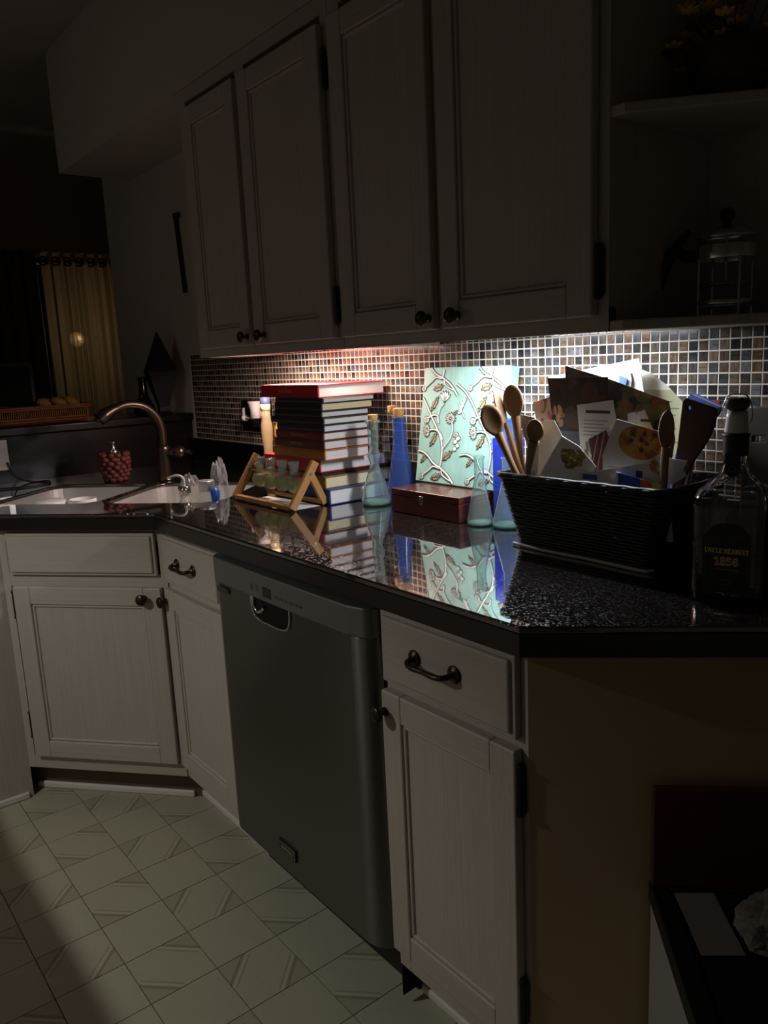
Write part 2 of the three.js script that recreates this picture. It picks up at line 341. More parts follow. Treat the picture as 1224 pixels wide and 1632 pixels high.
function faceFrame(x0, x1, ys, st0, st1, z, mid) {        // ys: [bottom, rail..., top]
  const g = [spanBox(x0, x0 + st0, ys[0], ys[ys.length - 1], z - 0.02, z), spanBox(x1 - st1, x1, ys[0], ys[ys.length - 1], z - 0.02, z)];
  ys.forEach((y, i) => g.push(spanBox(x0, x1, i ? y - 0.04 : y, i ? y : y + 0.04, z - 0.02, z - 0.0003, 0, true)));
  if (mid) g.push(spanBox(mid - 0.025, mid + 0.025, ys[0], ys[ys.length - 1], z - 0.02, z));
  return g;
}
const FZ = 0.61, YB = YC - TB;                            // face frame plane, underside of the top
// right base cabinet with the clipped end panel
{
  const t = thing('base_cabinet', 'pale oak base cabinet right of the dishwasher with a tan end panel', 'cabinet');
  obj('carcass', [spanBox(0.728, 0.744, 0.1, YB, 0.02, FZ - 0.02), spanBox(0.744, 1.06, 0.1, 0.118, 0.02, FZ - 0.02), prism([[1.06, 0.1], [1.07, FZ - 0.02], [1.075, FZ - 0.02], [1.53, 0.1]], 0.1, 0.118)], M.oakDark, t);
  obj('face_frame', faceFrame(0.728, 1.081, [0.1, 0.735, YB], 0.03, 0.032, FZ), M.oak, t);
  door(t, 0.731, 1.069, 0.148, 0.706, FZ, { knob: [0.7435, 0.664], hinges: [[1.0705, 0.637], [1.0705, 0.25]] });
  const d = drawerFront(t, 'drawer', 0.731, 1.067, 0.722, 0.862, FZ); pull(d, 0.887, 0.796, FZ + 0.02);
  const e = obj('end_panel', boxUV(prism([[1.081, FZ], [1.07, FZ - 0.012], [1.6705, 0.001], [1.69, 0.001]], 0, YB)), M.tanPanel, t); e.userData.label = 'plain tan end panel set at an angle';
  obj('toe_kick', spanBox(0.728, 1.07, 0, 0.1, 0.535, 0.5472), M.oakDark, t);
  obj('quarter_round', spanBox(0.728, 1.06, 0, 0.022, 0.5472, 0.56, 0.006), M.whiteTrim, t);
}
// narrow cabinet between dishwasher and sink
{
  const t = thing('base_cabinet', 'narrow pale oak cabinet left of the dishwasher with bronze drawer pull over a door', 'cabinet');
  obj('carcass', [spanBox(0.07, 0.086, 0.1, YB, 0.02, FZ - 0.02), spanBox(-0.27, 0.07, 0.1, 0.118, 0.02, FZ - 0.02)], M.oakDark, t);
  obj('face_frame', faceFrame(-0.292, 0.086, [0.1, 0.735, YB], 0.022, 0.022, FZ), M.oak, t);
  door(t, -0.283, 0.074, 0.145, 0.697, FZ, { knob: [-0.268, 0.662] });
  const d = drawerFront(t, 'drawer', -0.278, 0.068, 0.716, 0.856, FZ); pull(d, -0.118, 0.789, FZ + 0.02);
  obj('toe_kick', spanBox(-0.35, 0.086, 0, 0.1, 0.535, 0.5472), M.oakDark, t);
  obj('quarter_round', spanBox(-0.366, 0.086, 0, 0.022, 0.5472, 0.56, 0.006), M.whiteTrim, t);
}
// diagonal sink cabinet; local +x runs towards the dishwasher
{
  const o = diag(0, 0.03), t = thing('sink_cabinet', 'pale oak corner cabinet under the sink with a blank false drawer front', 'cabinet', [o[0], 0, o[1]], TH);
  obj('face_frame', faceFrame(-0.535, 0.008, [0.1, 0.735, YB], 0.03, 0.02, 0), M.oak, t);
  door(t, -0.489, -0.009, 0.147, 0.698, 0, { knob: [-0.061, 0.669], hinges: [[-0.4945, 0.64], [-0.4945, 0.25]] });
  drawerFront(t, 'false_front', -0.495, -0.017, 0.733, 0.86, 0);
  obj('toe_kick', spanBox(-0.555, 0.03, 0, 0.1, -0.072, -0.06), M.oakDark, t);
  obj('quarter_round', spanBox(-0.548, 0.0, 0, 0.022, -0.06, -0.047, 0.006), M.whiteTrim, t);
}
// run of cabinets along the pony wall
{
  const t = thing('base_cabinet', 'pale oak cabinet side at the left edge, at a corner with the sink cabinet', 'cabinet');
  const xf = -0.694;
  obj('side_panel', spanBox(xf - 0.02, xf, 0.0, YB, 0.962, 1.58), M.oak, t);
  obj('carcass', [spanBox(PONY + 0.01, xf - 0.02, 0.1, 0.118, 1.1, 1.58), spanBox(PONY + 0.01, xf - 0.02, 0.1, YB, 1.564, 1.58)], M.oakDark, t);
  obj('quarter_round', spanBox(xf, xf + 0.013, 0, 0.022, 0.975, 1.58, 0.006), M.whiteTrim, t);
}
// wall cabinets
function wallCabinet(label, x0, x1, mid, doors) {
  const t = thing('wall_cabinet', label, 'cabinet', [0, 0, 0]);
  const top = 2.148;
  obj('carcass', [spanBox(x0, x0 + 0.016, YU, top, 0.004, ZU - 0.02), spanBox(x1 - 0.016, x1, YU, top, 0.004, ZU - 0.02), spanBox(x0 + 0.016, x1 - 0.016, 1.374, 1.39, 0.004, ZU - 0.02), spanBox(x0 + 0.016, x1 - 0.016, top - 0.016, top, 0.004, ZU - 0.02), spanBox(x0 + 0.016, x1 - 0.016, 1.39, top - 0.016, 0.004, 0.01)], M.oak, t);
  obj('face_frame', faceFrame(x0, x1, [YU, top], 0.045, 0.03, ZU, mid), M.oak, t);
  for (const d of doors) door(t, d[0], d[1], 1.373, 2.085, ZU, { knob: [d[2], 1.397], hinges: d[3] });
  return t;
}
wallCabinet('left two-door pale oak wall cabinet above the stack of books', -0.584, 0.2235, -0.199, [[-0.53, -0.212, -0.226, []], [-0.186, 0.205, -0.129, [[0.2145, 1.45], [0.2145, 1.985]]]]);
wallCabinet('right two-door pale oak wall cabinet above the floral canvas and basket', 0.2255, 1.003, 0.588, [[0.244, 0.576, 0.563, []], [0.601, 0.982, 0.652, [[0.9885, 1.447], [0.9885, 1.985]]]]);
{
  const t = thing('corner_shelf', 'open end shelf unit of pale oak holding a coffee press and dried flowers', 'shelf');
  const tri = (e = 0) => [[1.0035, 0.005], [1.0035, 0.305 - e], [1.03, 0.305 - e], [1.33 - e, 0.03], [1.33 - e, 0.005]];
  obj('back_panel', spanBox(1.0035, 1.33, YU, 2.148, 0.0035, 0.0045), M.oak, t);
  for (const y of [YU, 1.688, 2.13]) obj('shelf_board', prism(tri(), y, y + 0.018, [], 0.003), M.oak, t);
}

// ------------------------------------------------------------------ dishwasher
{
  const t = thing('dishwasher', 'stainless steel dishwasher with grey control strip between two oak cabinets', 'dishwasher');
  const X0 = 0.093, X1 = 0.722, W = X1 - X0, C = (X0 + X1) / 2;
  obj('tub', spanBox(X0 + 0.006, X1 - 0.006, 0.1, 0.85, 0.06, 0.6), M.black, t);
  const prof = new THREE.Shape(); prof.moveTo(X0, -0.6); prof.lineTo(X0, -0.628); prof.quadraticCurveTo(X0 + 0.004, -0.645, X0 + 0.03, -0.6495); prof.quadraticCurveTo(C, -0.656, X1 - 0.05, -0.651); prof.quadraticCurveTo(X1 - 0.012, -0.648, X1, -0.62); prof.lineTo(X1, -0.6); prof.closePath();
  const dg = new THREE.ExtrudeGeometry(prof, { depth: 0.662, bevelEnabled: true, bevelThickness: 0.004, bevelSize: 0.003, bevelOffset: -0.003, bevelSegments: 2, curveSegments: 24 }); dg.rotateX(-Math.PI / 2); dg.translate(0, 0.139, 0);
  obj('door', [boxUV(dg)], M.steel, t);
  const pr2 = new THREE.Shape(); pr2.moveTo(X0 - 0.003, -0.6); pr2.lineTo(X0 - 0.003, -0.636); pr2.quadraticCurveTo(X0 + 0.002, -0.652, X0 + 0.03, -0.656); pr2.quadraticCurveTo(C, -0.663, X1 - 0.05, -0.658); pr2.lineTo(X1 - 0.012, -0.648); pr2.quadraticCurveTo(X1 + 0.002, -0.64, X1 + 0.002, -0.62); pr2.lineTo(X1 + 0.002, -0.6); pr2.closePath();
  const cg = new THREE.ExtrudeGeometry(pr2, { depth: 0.052, bevelEnabled: true, bevelThickness: 0.004, bevelSize: 0.003, bevelOffset: -0.003, bevelSegments: 3, curveSegments: 24 }); cg.rotateX(-Math.PI / 2); cg.translate(0, 0.808, 0);
  const cp = obj('control_panel', [boxUV(cg)], M.panelGrey, t); cp.userData.label = 'grey control strip along the top';
  obj('display', spanBox(0.357, 0.392, 0.815, 0.838, 0.655, 0.6612, 0.001), M.blackGloss, cp);
  for (let i = 0; i < 6; i++) obj('button', box(0.014, 0.0065, 0.003, 0.415 + 0.019 * i, 0.822, 0.6597, 0.001), std({ color: 0x4c4e4b, roughness: 0.5 }), cp);
  for (let i = 0; i < 2; i++) obj('button', box(0.012, 0.014, 0.003, 0.305 + 0.022 * i, 0.822, 0.6595, 0.001), std({ color: 0x585a57, roughness: 0.5 }), cp);
  // pocket handle: flat plate coloured dark for the shaded scoop, with a bright rim
  const sc = new THREE.Shape(); sc.moveTo(0.292, 0.806); sc.bezierCurveTo(0.292, 0.755, 0.31, 0.752, 0.36, 0.752); sc.bezierCurveTo(0.44, 0.752, 0.458, 0.755, 0.458, 0.806); sc.closePath();
  const hp = obj('handle_pocket', plate(sc, 0.002).translate(0, 0, 0.6527), std({ color: 0x141312, metalness: 0.8, roughness: 0.4 }), t);
  obj('rim', tube([[0.292, 0.806, 0.655], [0.294, 0.78, 0.655], [0.305, 0.76, 0.655], [0.33, 0.7525, 0.655], [0.36, 0.752, 0.655], [0.42, 0.7525, 0.655], [0.445, 0.76, 0.655], [0.456, 0.78, 0.655], [0.458, 0.806, 0.655]], 0.0028, 50, 8), M.chrome, hp);
  obj('pocket_highlight', tube([[0.3, 0.806, 0.654], [0.304, 0.787, 0.6555], [0.318, 0.772, 0.656], [0.335, 0.775, 0.656], [0.35, 0.787, 0.655]], 0.004, 30, 8), M.chrome, hp);  // chrome curl stands in for the curved highlight inside the pocket
  const bt = canvasTex(256, 96, (g) => { g.fillStyle = '#15140f'; g.fillRect(0, 0, 256, 96); g.strokeStyle = '#8d8f8a'; g.lineWidth = 5; g.strokeRect(12, 12, 232, 72); g.fillStyle = '#8f918d'; g.font = 'bold 44px sans-serif'; g.textAlign = 'center'; g.fillText('MAYTAG', 128, 64); });
  const bd = new THREE.PlaneGeometry(0.074, 0.028).translate(0.372, 0.199, 0.6574);
  obj('badge', [spanBox(0.334, 0.41, 0.184, 0.214, 0.652, 0.657, 0.002)], M.black, t);
  obj('badge_print', bd, std({ map: bt, roughness: 0.4 }), t);
  const lt = canvasTex(256, 64, (g) => { g.fillStyle = '#45453f'; g.fillRect(0, 0, 256, 64); g.fillStyle = '#77776f'; g.font = 'bold 44px sans-serif'; g.textAlign = 'center'; g.fillText('MAYTAG', 128, 48); });
  obj('logo_plate', [new THREE.PlaneGeometry(0.058, 0.014).translate(0.148, 0.787, 0.6541)], std({ map: lt, metalness: 0.7, roughness: 0.4 }), t);
  obj('toe_kick', spanBox(X0 + 0.003, X1 - 0.003, 0, 0.1, 0.545, 0.56), M.black, t);
  obj('gap_shade_strip', spanBox(X1 + 0.0025, X1 + 0.0055, 0.02, 0.868, 0.56, 0.606), M.blackMatte, t);  // black strip stands in for the shade in the gap beside the cabinet
}

// ------------------------------------------------------------------ counter top, sink, tap
const bowl = (s0, s1, n0, n1, r, grow = 0) => {
  const pts = [], c = [[s0 + r, n0 + r, Math.PI, 1.5 * Math.PI], [s1 - r, n0 + r, 1.5 * Math.PI, 2 * Math.PI], [s1 - r, n1 - r, 0, 0.5 * Math.PI], [s0 + r, n1 - r, 0.5 * Math.PI, Math.PI]];
  for (const [cs, cn, a0, a1] of c) for (let i = 0; i <= 7; i++) { const a = a0 + (a1 - a0) * i / 7; pts.push([cs + (r + grow) * Math.cos(a), cn + (r + grow) * Math.sin(a)]); }
  return pts.map(([s, n]) => diag(s, n));
};
const BW = [[-0.125, 0.262, 0.165, 0.56, 0.075], [0.29, 0.665, 0.165, 0.56, 0.075]];
{
  const outline = [[-1.3595, 0.0205], [-1.3595, 1.595], [-0.736, 1.595], [-0.736, 1.038], [-0.272, ZC], [1.094, ZC], [1.7155, 0.0205]];
  const t = thing('countertop', 'polished black granite countertop with brown flecks and a clipped end corner', 'countertop');
  obj('slab', prism(outline, YC - 0.012, YC, BW.map((b) => bowl(...b)), 0.003), granite, t);
  obj('built_up_edge', prism([[-0.736, 1.595], [-0.736, 1.038], [-0.272, ZC], [1.094, ZC], [1.7155, 0.0205], [1.66, 0.0205], [1.0774, 0.602], [-0.287, 0.602], [-0.776, 1.0195], [-0.776, 1.595]], YB, YC - 0.0122), graniteDarkened, t);  // edge shade is put into the flat dark granite colour
}
{
  const t = thing('sink', 'double-bowl stainless steel sink set into the corner of the black counter', 'sink', [0, 0, 0]);
  for (const b of BW) {
    const o = bowl(...b, 0.012), i = bowl(...b, -0.002), i2 = bowl(b[0] + 0.012, b[1] - 0.012, b[2] + 0.012, b[3] - 0.012, b[4], 0);
    // tapered wall from the rim down to the floor of the bowl
    const v = [], n = i.length, y0 = YC - 0.0125, y1 = 0.7;
    for (let k = 0; k < n; k++) { const q = (k + 1) % n; const A = [i[k][0], y0, i[k][1]], B = [i[q][0], y0, i[q][1]], Cc = [i2[q][0], y1, i2[q][1]], D = [i2[k][0], y1, i2[k][1]]; v.push(...A, ...B, ...Cc, ...A, ...Cc, ...D); }
    const g = new THREE.BufferGeometry(); g.setAttribute('position', new THREE.Float32BufferAttribute(v, 3)); g.computeVertexNormals();
    const ba = obj('basin', [g, prism(i2, y1 - 0.004, y1), prism(o, YC - 0.0155, YC - 0.0125, [i])], std({ color: 0xd6d6d3, metalness: 0.9, roughness: 0.48, side: THREE.DoubleSide }), t);
    const [cx, cz] = diag((b[0] + b[1]) / 2, 0.36);
    obj('drain', [lathe([[0, 0], [0.02, 0.0005], [0.036, 0.003], [0.043, 0.002], [0.044, 0]], 30).translate(cx, y1, cz)], M.chrome, ba);
  }
}
{
  const [fx, fz] = diag(0.269, 0.627);
  const t = thing('faucet', 'bronze high-arc pull-down faucet behind the sink divider', 'faucet', [fx, YC, fz], TH);
  obj('base', lathe([[0, 0], [0.03, 0], [0.031, 0.004], [0.026, 0.01], [0.0245, 0.016], [0.0235, 0.1], [0.025, 0.112], [0.0225, 0.122], [0.017, 0.128], [0, 0.128]], 32), M.bronze, t);
  // spout swings to the left, along local -x with some reach forward
  const dx = -0.66, dz = 0.75, R = 0.19, P = [];
  for (const [d, y] of [[0, 0.12], [0, 0.18], [0.012, 0.225], [0.045, 0.262], [0.09, 0.279], [0.135, 0.277], [0.17, 0.262]]) P.push([d * dx, y, d * dz]);
  obj('spout', taperTube(P, [0.0165, 0.0155, 0.015, 0.0145, 0.0145, 0.015, 0.016], 60, 18), M.bronze, t);
  const H = []; for (const [d, y] of [[0.155, 0.270], [0.185, 0.256], [0.215, 0.236]]) H.push([d * dx, y, d * dz]);
  obj('spray_head', [taperTube(H, [0.016, 0.02, 0.0235, 0.022], 24, 20), new THREE.SphereGeometry(0.0215, 18, 12).scale(1, 0.5, 1).translate(0.213 * dx, 0.236, 0.213 * dz)], M.bronze, t);
  const lv = obj('lever', [new THREE.CylinderGeometry(0.017, 0.019, 0.05, 20).rotateZ(Math.PI / 2).translate(0.036, 0.098, 0), new THREE.SphereGeometry(0.024, 20, 14).translate(0.062, 0.1, 0), taperTube([[0.066, 0.102, 0], [0.09, 0.103, 0.006], [0.112, 0.1, 0.01]], [0.011, 0.008, 0.0095], 16, 10)], M.bronze, t);
}
{
  const [x, z] = diag(0.464, 0.624);
  const t = thing('soap_dispenser', 'dark red soap dispenser shaped like a bunch of grapes with silver pump', 'soap dispenser', [x, YC, z]); t.scale.set(1.12, 1, 1.12);
  const gs = [lathe([[0, 0], [0.03, 0], [0.034, 0.02], [0.04, 0.06], [0.042, 0.085], [0.03, 0.1], [0, 0.102]], 24)];
  for (let k = 0; k < 7; k++) { const y = 0.01 + k * 0.0145, r = 0.03 + 0.012 * Math.sin(k / 6 * 2.2), n = 10; for (let j = 0; j < n; j++) { const a = (j + (k % 2) / 2) / n * 2 * Math.PI + rnd(-0.1, 0.1); gs.push(new THREE.SphereGeometry(rnd(0.0095, 0.0125), 12, 9).translate(Math.cos(a) * r, y, Math.sin(a) * r)); } }
  obj('grape_body', gs, M.grape, t);
  obj('pump', [lathe([[0, 0.098], [0.015, 0.098], [0.015, 0.112], [0.006, 0.118], [0.005, 0.138], [0.009, 0.14], [0.009, 0.146], [0, 0.147]], 20), tube([[0, 0.143, 0], [0.012, 0.144, 0.012], [0.026, 0.14, 0.024]], 0.0035, 12, 8)], M.nickel, t);
}

// ------------------------------------------------------------------ under-cabinet light bars and the hood lamp
function lightBar(x0, x1, z, cfg, label) {
  const t = thing('under_cabinet_light', label, 'light');
  const y = 1.3735, w = x1 - x0, c = new THREE.Color(cfg.color);
  obj('housing', [spanBox(x0 - 0.012, x1 + 0.012, y - 0.012, y, z - 0.026, z + 0.026, 0.002)], M.white, t);
  obj('diffuser', spanBox(x0, x1, y - 0.0145, y - 0.0122, z - 0.016, z + 0.016), std({ color: 0xffffff, emissive: c, emissiveIntensity: 3, roughness: 0.6 }), t);
  const l = new THREE.RectAreaLight(c, cfg.nits, w, 0.03); l.position.set((x0 + x1) / 2, y - 0.0155, z); l.lookAt((x0 + x1) / 2, 0, z); scene.add(l);
}
lightBar(-0.46, 0.08, 0.175, STRIP_LEFT, 'left slim light bar under the cabinet above the books');
lightBar(0.48, 0.88, 0.175, STRIP_RIGHT, 'right slim light bar under the cabinet above the basket');
// opposite side of the kitchen: counter and range hood behind the camera's left
{
  const t = thing('island_counter', 'cabinet run across the aisle behind the viewer, under the range hood', 'counter');
  obj('cabinet', spanBox(-1.34, 0.98, 0, 0.88, 1.64, 2.24), M.oak, t);
  obj('worktop', spanBox(-1.34, 1.0, 0.88, 0.92, 1.6, 2.24, 0.004), graniteDarkened, t);
  const h = thing('range_hood', 'metal range hood across the aisle with its lamp lit', 'hood');
  const hx = 0.0, hz = 1.98, hy = 1.62;
  obj('canopy', [spanBox(hx - 0.38, hx + 0.38, hy, hy + 0.012, hz - 0.24, hz + 0.24), spanBox(hx - 0.38, hx + 0.38, hy - 0.05, hy, hz - 0.24, hz - 0.23), spanBox(hx - 0.38, hx + 0.38, hy - 0.05, hy, hz + 0.23, hz + 0.24), spanBox(hx - 0.38, hx - 0.37, hy - 0.05, hy, hz - 0.23, hz + 0.23), spanBox(hx + 0.37, hx + 0.38, hy - 0.05, hy, hz - 0.23, hz + 0.23), spanBox(hx - 0.14, hx + 0.14, hy + 0.012, CEIL, hz - 0.12, hz + 0.14)], M.steel, h);
  obj('lamp', lathe([[0, -0.008], [0.03, -0.008], [0.036, 0]], 28).translate(hx, hy - 0.001, hz), std({ color: 0xffffff, emissive: new THREE.Color(HOOD.color), emissiveIntensity: 4 }), h);
  const s = new THREE.SpotLight(HOOD.color, HOOD.cd, 0, 1.36, 0.35, 2); s.position.set(hx, hy - 0.012, hz); s.target.position.set(hx, 0, hz - 0.0001); s.castShadow = true; s.shadow.radius = 1.5; scene.add(s, s.target);
}
{
  const t = thing('unseen_pendant_lamp', 'dim unseen pendant lamp, out of view, placed to light the upper cabinets', 'lamp', [-0.95, 1.8, 1.7]);
  obj('cord', tube([[0, 0.09, 0], [0, 0.4, 0], [0, CEIL - 1.8, 0]], 0.004, 10, 6), M.black, t);
  obj('globe', lathe([[0, -0.055], [0.035, -0.042], [0.055, 0], [0.042, 0.042], [0.018, 0.06], [0, 0.06]], 28), std({ color: 0xffffff, emissive: new THREE.Color(UNSEEN_PENDANT.color), emissiveIntensity: 2 }), t);
  obj('cap', lathe([[0, 0.06], [0.02, 0.06], [0.02, 0.085], [0.006, 0.092], [0, 0.092]], 24), M.black, t);
  const l = new THREE.PointLight(UNSEEN_PENDANT.color, UNSEEN_PENDANT.cd); l.position.set(-0.95, 1.8, 1.7); l.castShadow = true; l.shadow.radius = 2.5; scene.add(l);  // unseen source that lights the upper cabinets and soffit
}
// unseen lamp outside the window, placed to light the curtain from behind
{
  const t = thing('unseen_porch_lamp', 'small unseen amber lamp outside the window, placed to light the curtain', 'lamp', [-4.0, 1.55, -0.4]);
  obj('globe', new THREE.SphereGeometry(0.05, 20, 14), std({ color: 0xffffff, emissive: new THREE.Color(UNSEEN_PORCH.color), emissiveIntensity: 2 }), t);
  obj('bracket', [tube([[0, 0.05, 0], [0, 0.12, 0], [0.05, 0.7, 0], [0.4, 0.75, 0]], 0.008, 30, 8)], M.black, t);
  const l = new THREE.PointLight(UNSEEN_PORCH.color, UNSEEN_PORCH.cd); l.position.set(-3.94, 1.55, -0.4); l.castShadow = true; l.shadow.radius = 2; scene.add(l);
}

// ------------------------------------------------------------------ stack of books
const bookSpecs = [   // x of the fore corner, bottom, top, left end, back, colour, pages, label, spine lettering
  [0.043, 0.9225, 0.966, -0.255, 0.052, '#27407e', '#e9eaf0', 'white-edged book in a blue cover, lowest of the stack', null],
  [0.025, 0.9665, 1.0005, -0.27, 0.028, '#8f6a24', '#ece2c6', 'cream-paged book in a gold cover, second from the bottom of the stack', null],
  [0.012, 1.001, 1.0095, -0.3, 0.022, '#141416', '#2a2a2c', 'thin black book under the lower red book', null],
  [0.003, 1.01, 1.046, -0.311, 0.02, '#b3191d', '#eeeef2', 'wide red book low in the stack, with the tan book lying on it', null],
  [0.031, 1.0465, 1.0755, -0.245, 0.1, '#b06c22', '#e9e3ea', 'orange-tan book lying on the lower red book', '·  ·  ·'],
  [0.03, 1.076, 1.1015, -0.237, 0.098, '#5e2a1c', '#e6e2e4', 'brown book in the stack, directly above the orange-tan one', 'KITCHEN'],
  [0.029, 1.102, 1.1245, -0.225, 0.096, '#6b221c', '#eceaea', 'reddish-brown book in the middle of the stack', 'COOKING'],
  [0.033, 1.125, 1.145, -0.216, 0.094, '#151a2c', '#e4e6ee', 'dark navy book in the stack, above the reddish-brown one', null],
  [0.034, 1.1455, 1.1645, -0.242, 0.061, '#151916', '#e3e8e8', 'dark green book jutting out left and right of the stack', null],
  [0.025, 1.165, 1.1825, -0.226, 0.09, '#101010', '#e2e6ea', 'plain black book, fourth from the top of the stack', null],
  [0.028, 1.183, 1.2055, -0.221, 0.077, '#161414', '#efe6bd', 'black book with yellowed pages near the top of the stack', null],
  [0.037, 1.206, 1.219, -0.216, 0.077, '#1a1c1a', '#e9ebe6', 'thin black book just under the top red book', null],
  [0.016, 1.2195, 1.2555, -0.294, 0.022, '#a3151b', '#f1f0f4', 'large red book with white lettering, topmost of the stack', 'RECIPES'],
];
for (const [x1, y0, y1, x0, z0, cov, pg, label, words] of bookSpecs) {
  const z1 = 0.255, w = x1 - x0, d = z1 - z0, h = y1 - y0, t = thing('book', label, 'book', [(x0 + x1) / 2, y0, (z0 + z1) / 2], 0, 'stacked books on the counter');
  const cm = std({ color: cov, roughness: 0.5 }), b = h < 0.015 ? 0.0014 : 0.0026;
  obj('cover', [box(w, b, d, 0, 0, 0, 0.0008), box(w, b, d, 0, h - b, 0, 0.0008)], cm, t);
  const sp = new THREE.Shape(); const hh = h / 2; sp.moveTo(-d / 2 + 0, 0);
  // spine faces the kitchen (+z), slightly rounded
  const q = new THREE.Shape(); q.moveTo(d / 2 - 0.004, 0.0002); q.lineTo(d / 2 - 0.001, 0.0002); q.quadraticCurveTo(d / 2 + 0.0025, hh, d / 2 - 0.001, h - 0.0002); q.lineTo(d / 2 - 0.004, h - 0.0002); q.closePath();
  const sg = new THREE.ExtrudeGeometry(q, { depth: w - 0.001, bevelEnabled: false, curveSegments: 8 }); sg.rotateY(-Math.PI / 2); sg.translate(w / 2 - 0.0005, 0, 0);
  const s = obj('spine', sg, cm, t);
  const page = M.pages.clone(); page.color.set(pg);
  const pgG = box(w - 0.008, h - 2 * b, d - 0.006, -0.0 - 0.0, b, -0.001); { const uv = pgG.attributes.uv, p = pgG.attributes.position; for (let i = 0; i < uv.count; i++) uv.setXY(i, p.getX(i) * 2, (p.getY(i) - b) / (h - 2 * b)); }
  obj('pages', pgG, page, t);
  if (words) {
    const tex = canvasTex(512, 64, (g) => { g.fillStyle = cov; g.fillRect(0, 0, 512, 64); g.fillStyle = 'rgba(235,210,190,.75)'; g.font = '34px serif'; g.textAlign = 'left'; g.fillText(words, 160, 45); g.font = '30px sans-serif'; g.fillText('✕', 440, 44); });
    obj('spine_print', new THREE.PlaneGeometry(w * 0.92, h * 0.6).translate(0, hh, d / 2 + 0.0015), std({ map: tex, roughness: 0.5 }), t);
  }
}

// ------------------------------------------------------------------ flask rack
{
  const t = thing('flask_rack', 'small wooden A-frame rack holding four round flasks on the counter', 'rack', [0, YC, 0]);
  const XL = -0.285, XR = 0.035, YT = 0.128, ang = (p, q, w, th, x) => {       // bar in the y,z plane
    const dy = q[0] - p[0], dz = q[1] - p[1], L = Math.hypot(dy, dz), g = new RoundedBoxGeometry(th, L, w, 2, 0.002); boxUV(g, false, 1, rnd(), rnd());
    g.rotateX(Math.atan2(dz, dy)); g.translate(x, (p[0] + q[0]) / 2, (p[1] + q[1]) / 2); return g;
  };
  for (const x of [XL, XR]) {
    obj('leg', ang([0.006, 0.376], [YT, 0.292], 0.022, 0.014, x), M.pine, t);
    obj('brace', ang([0.006, 0.258], [0.104, 0.306], 0.02, 0.012, x + (x === XL ? 0.0135 : -0.0135)), M.pine, t);
    obj('screw', new THREE.CylinderGeometry(0.004, 0.004, 0.003, 14).rotateZ(Math.PI / 2).translate(x + 0.008, 0.098, 0.313), M.nickel, t);
  }
  obj('rail', [box(XR - XL - 0.014, 0.012, 0.018, (XL + XR) / 2, 0.004, 0.374, 0.002, true)], M.pine, t);
  obj('rail', [box(XR - XL - 0.041, 0.012, 0.016, (XL + XR) / 2, 0.004, 0.262, 0.002, true)], M.pine, t);
  // holder bar across the top with rings for the flasks
  const hold = new THREE.Shape(); const hx0 = XL + 0.007, hx1 = XR - 0.007; hold.moveTo(hx0, -0.016); hold.lineTo(hx1, -0.016); hold.lineTo(hx1, 0.016); hold.lineTo(hx0, 0.016); hold.closePath();
  const FX = [-0.236, -0.172, -0.108, -0.044];
  for (const x of FX) { const h = new THREE.Path(); h.absarc(x, 0, 0.0128, 0, 2 * Math.PI); hold.holes.push(h); }
  const hb = new THREE.ExtrudeGeometry(hold, { depth: 0.004, bevelEnabled: false, curveSegments: 20 }); hb.rotateX(-Math.PI / 2); hb.translate(0, 0.086, 0.312);
  obj('holder', boxUV(hb, true), phys({ transmission: 1, roughness: 0.05, thickness: 0.004, color: 0xffffff }), t);
  const place = ['leftmost', 'second from the left', 'third from the left', 'rightmost'];
  const mk = (i) => {
    const f = thing('round_flask', `${place[i]} round glass flask of pale yellow liquid in the wooden rack`, 'flask', [FX[i], YC + 0.034, 0.312], 0, 'round flasks in the wooden rack');
    const out = []; for (let k = 0; k <= 16; k++) { const a = -Math.PI / 2 + k / 16 * (Math.PI - 0.52); out.push([0.027 * Math.cos(a), 0.027 + 0.027 * Math.sin(a)]); }
    out.push([0.0118, 0.058], [0.0118, 0.07], [0.0152, 0.086], [0.0165, 0.09], [0.0155, 0.091]);
    obj('glass_body', lathe(out, 40), M.flaskGlass, f);
    obj('rim', [new THREE.TorusGeometry(0.0158, 0.0012, 8, 32).rotateX(Math.PI / 2).translate(0, 0.0905, 0), new THREE.TorusGeometry(0.0118, 0.0008, 8, 28).rotateX(Math.PI / 2).translate(0, 0.064, 0)], M.solidGlass, f);
    const lq = []; for (let k = 0; k <= 12; k++) { const a = -Math.PI / 2 + k / 12 * (Math.PI * 0.68); lq.push([0.0254 * Math.cos(a), 0.027 + 0.0254 * Math.sin(a)]); }
    lq.push([0, lq[lq.length - 1][1]]);
    obj('liquid', lathe(lq, 36), M.liquid, f);
    return f;
  };
  for (let i = 0; i < 4; i++) mk(i);
}
tag(obj('paper_sheet', new THREE.PlaneGeometry(0.27, 0.09, 6, 3).rotateX(-Math.PI / 2).translate(-0.11, YC + 0.0012, 0.32), std({ color: 0xe9e6df, roughness: 0.8, side: THREE.DoubleSide })), 'white sheet of paper lying under the wooden flask rack', 'paper');

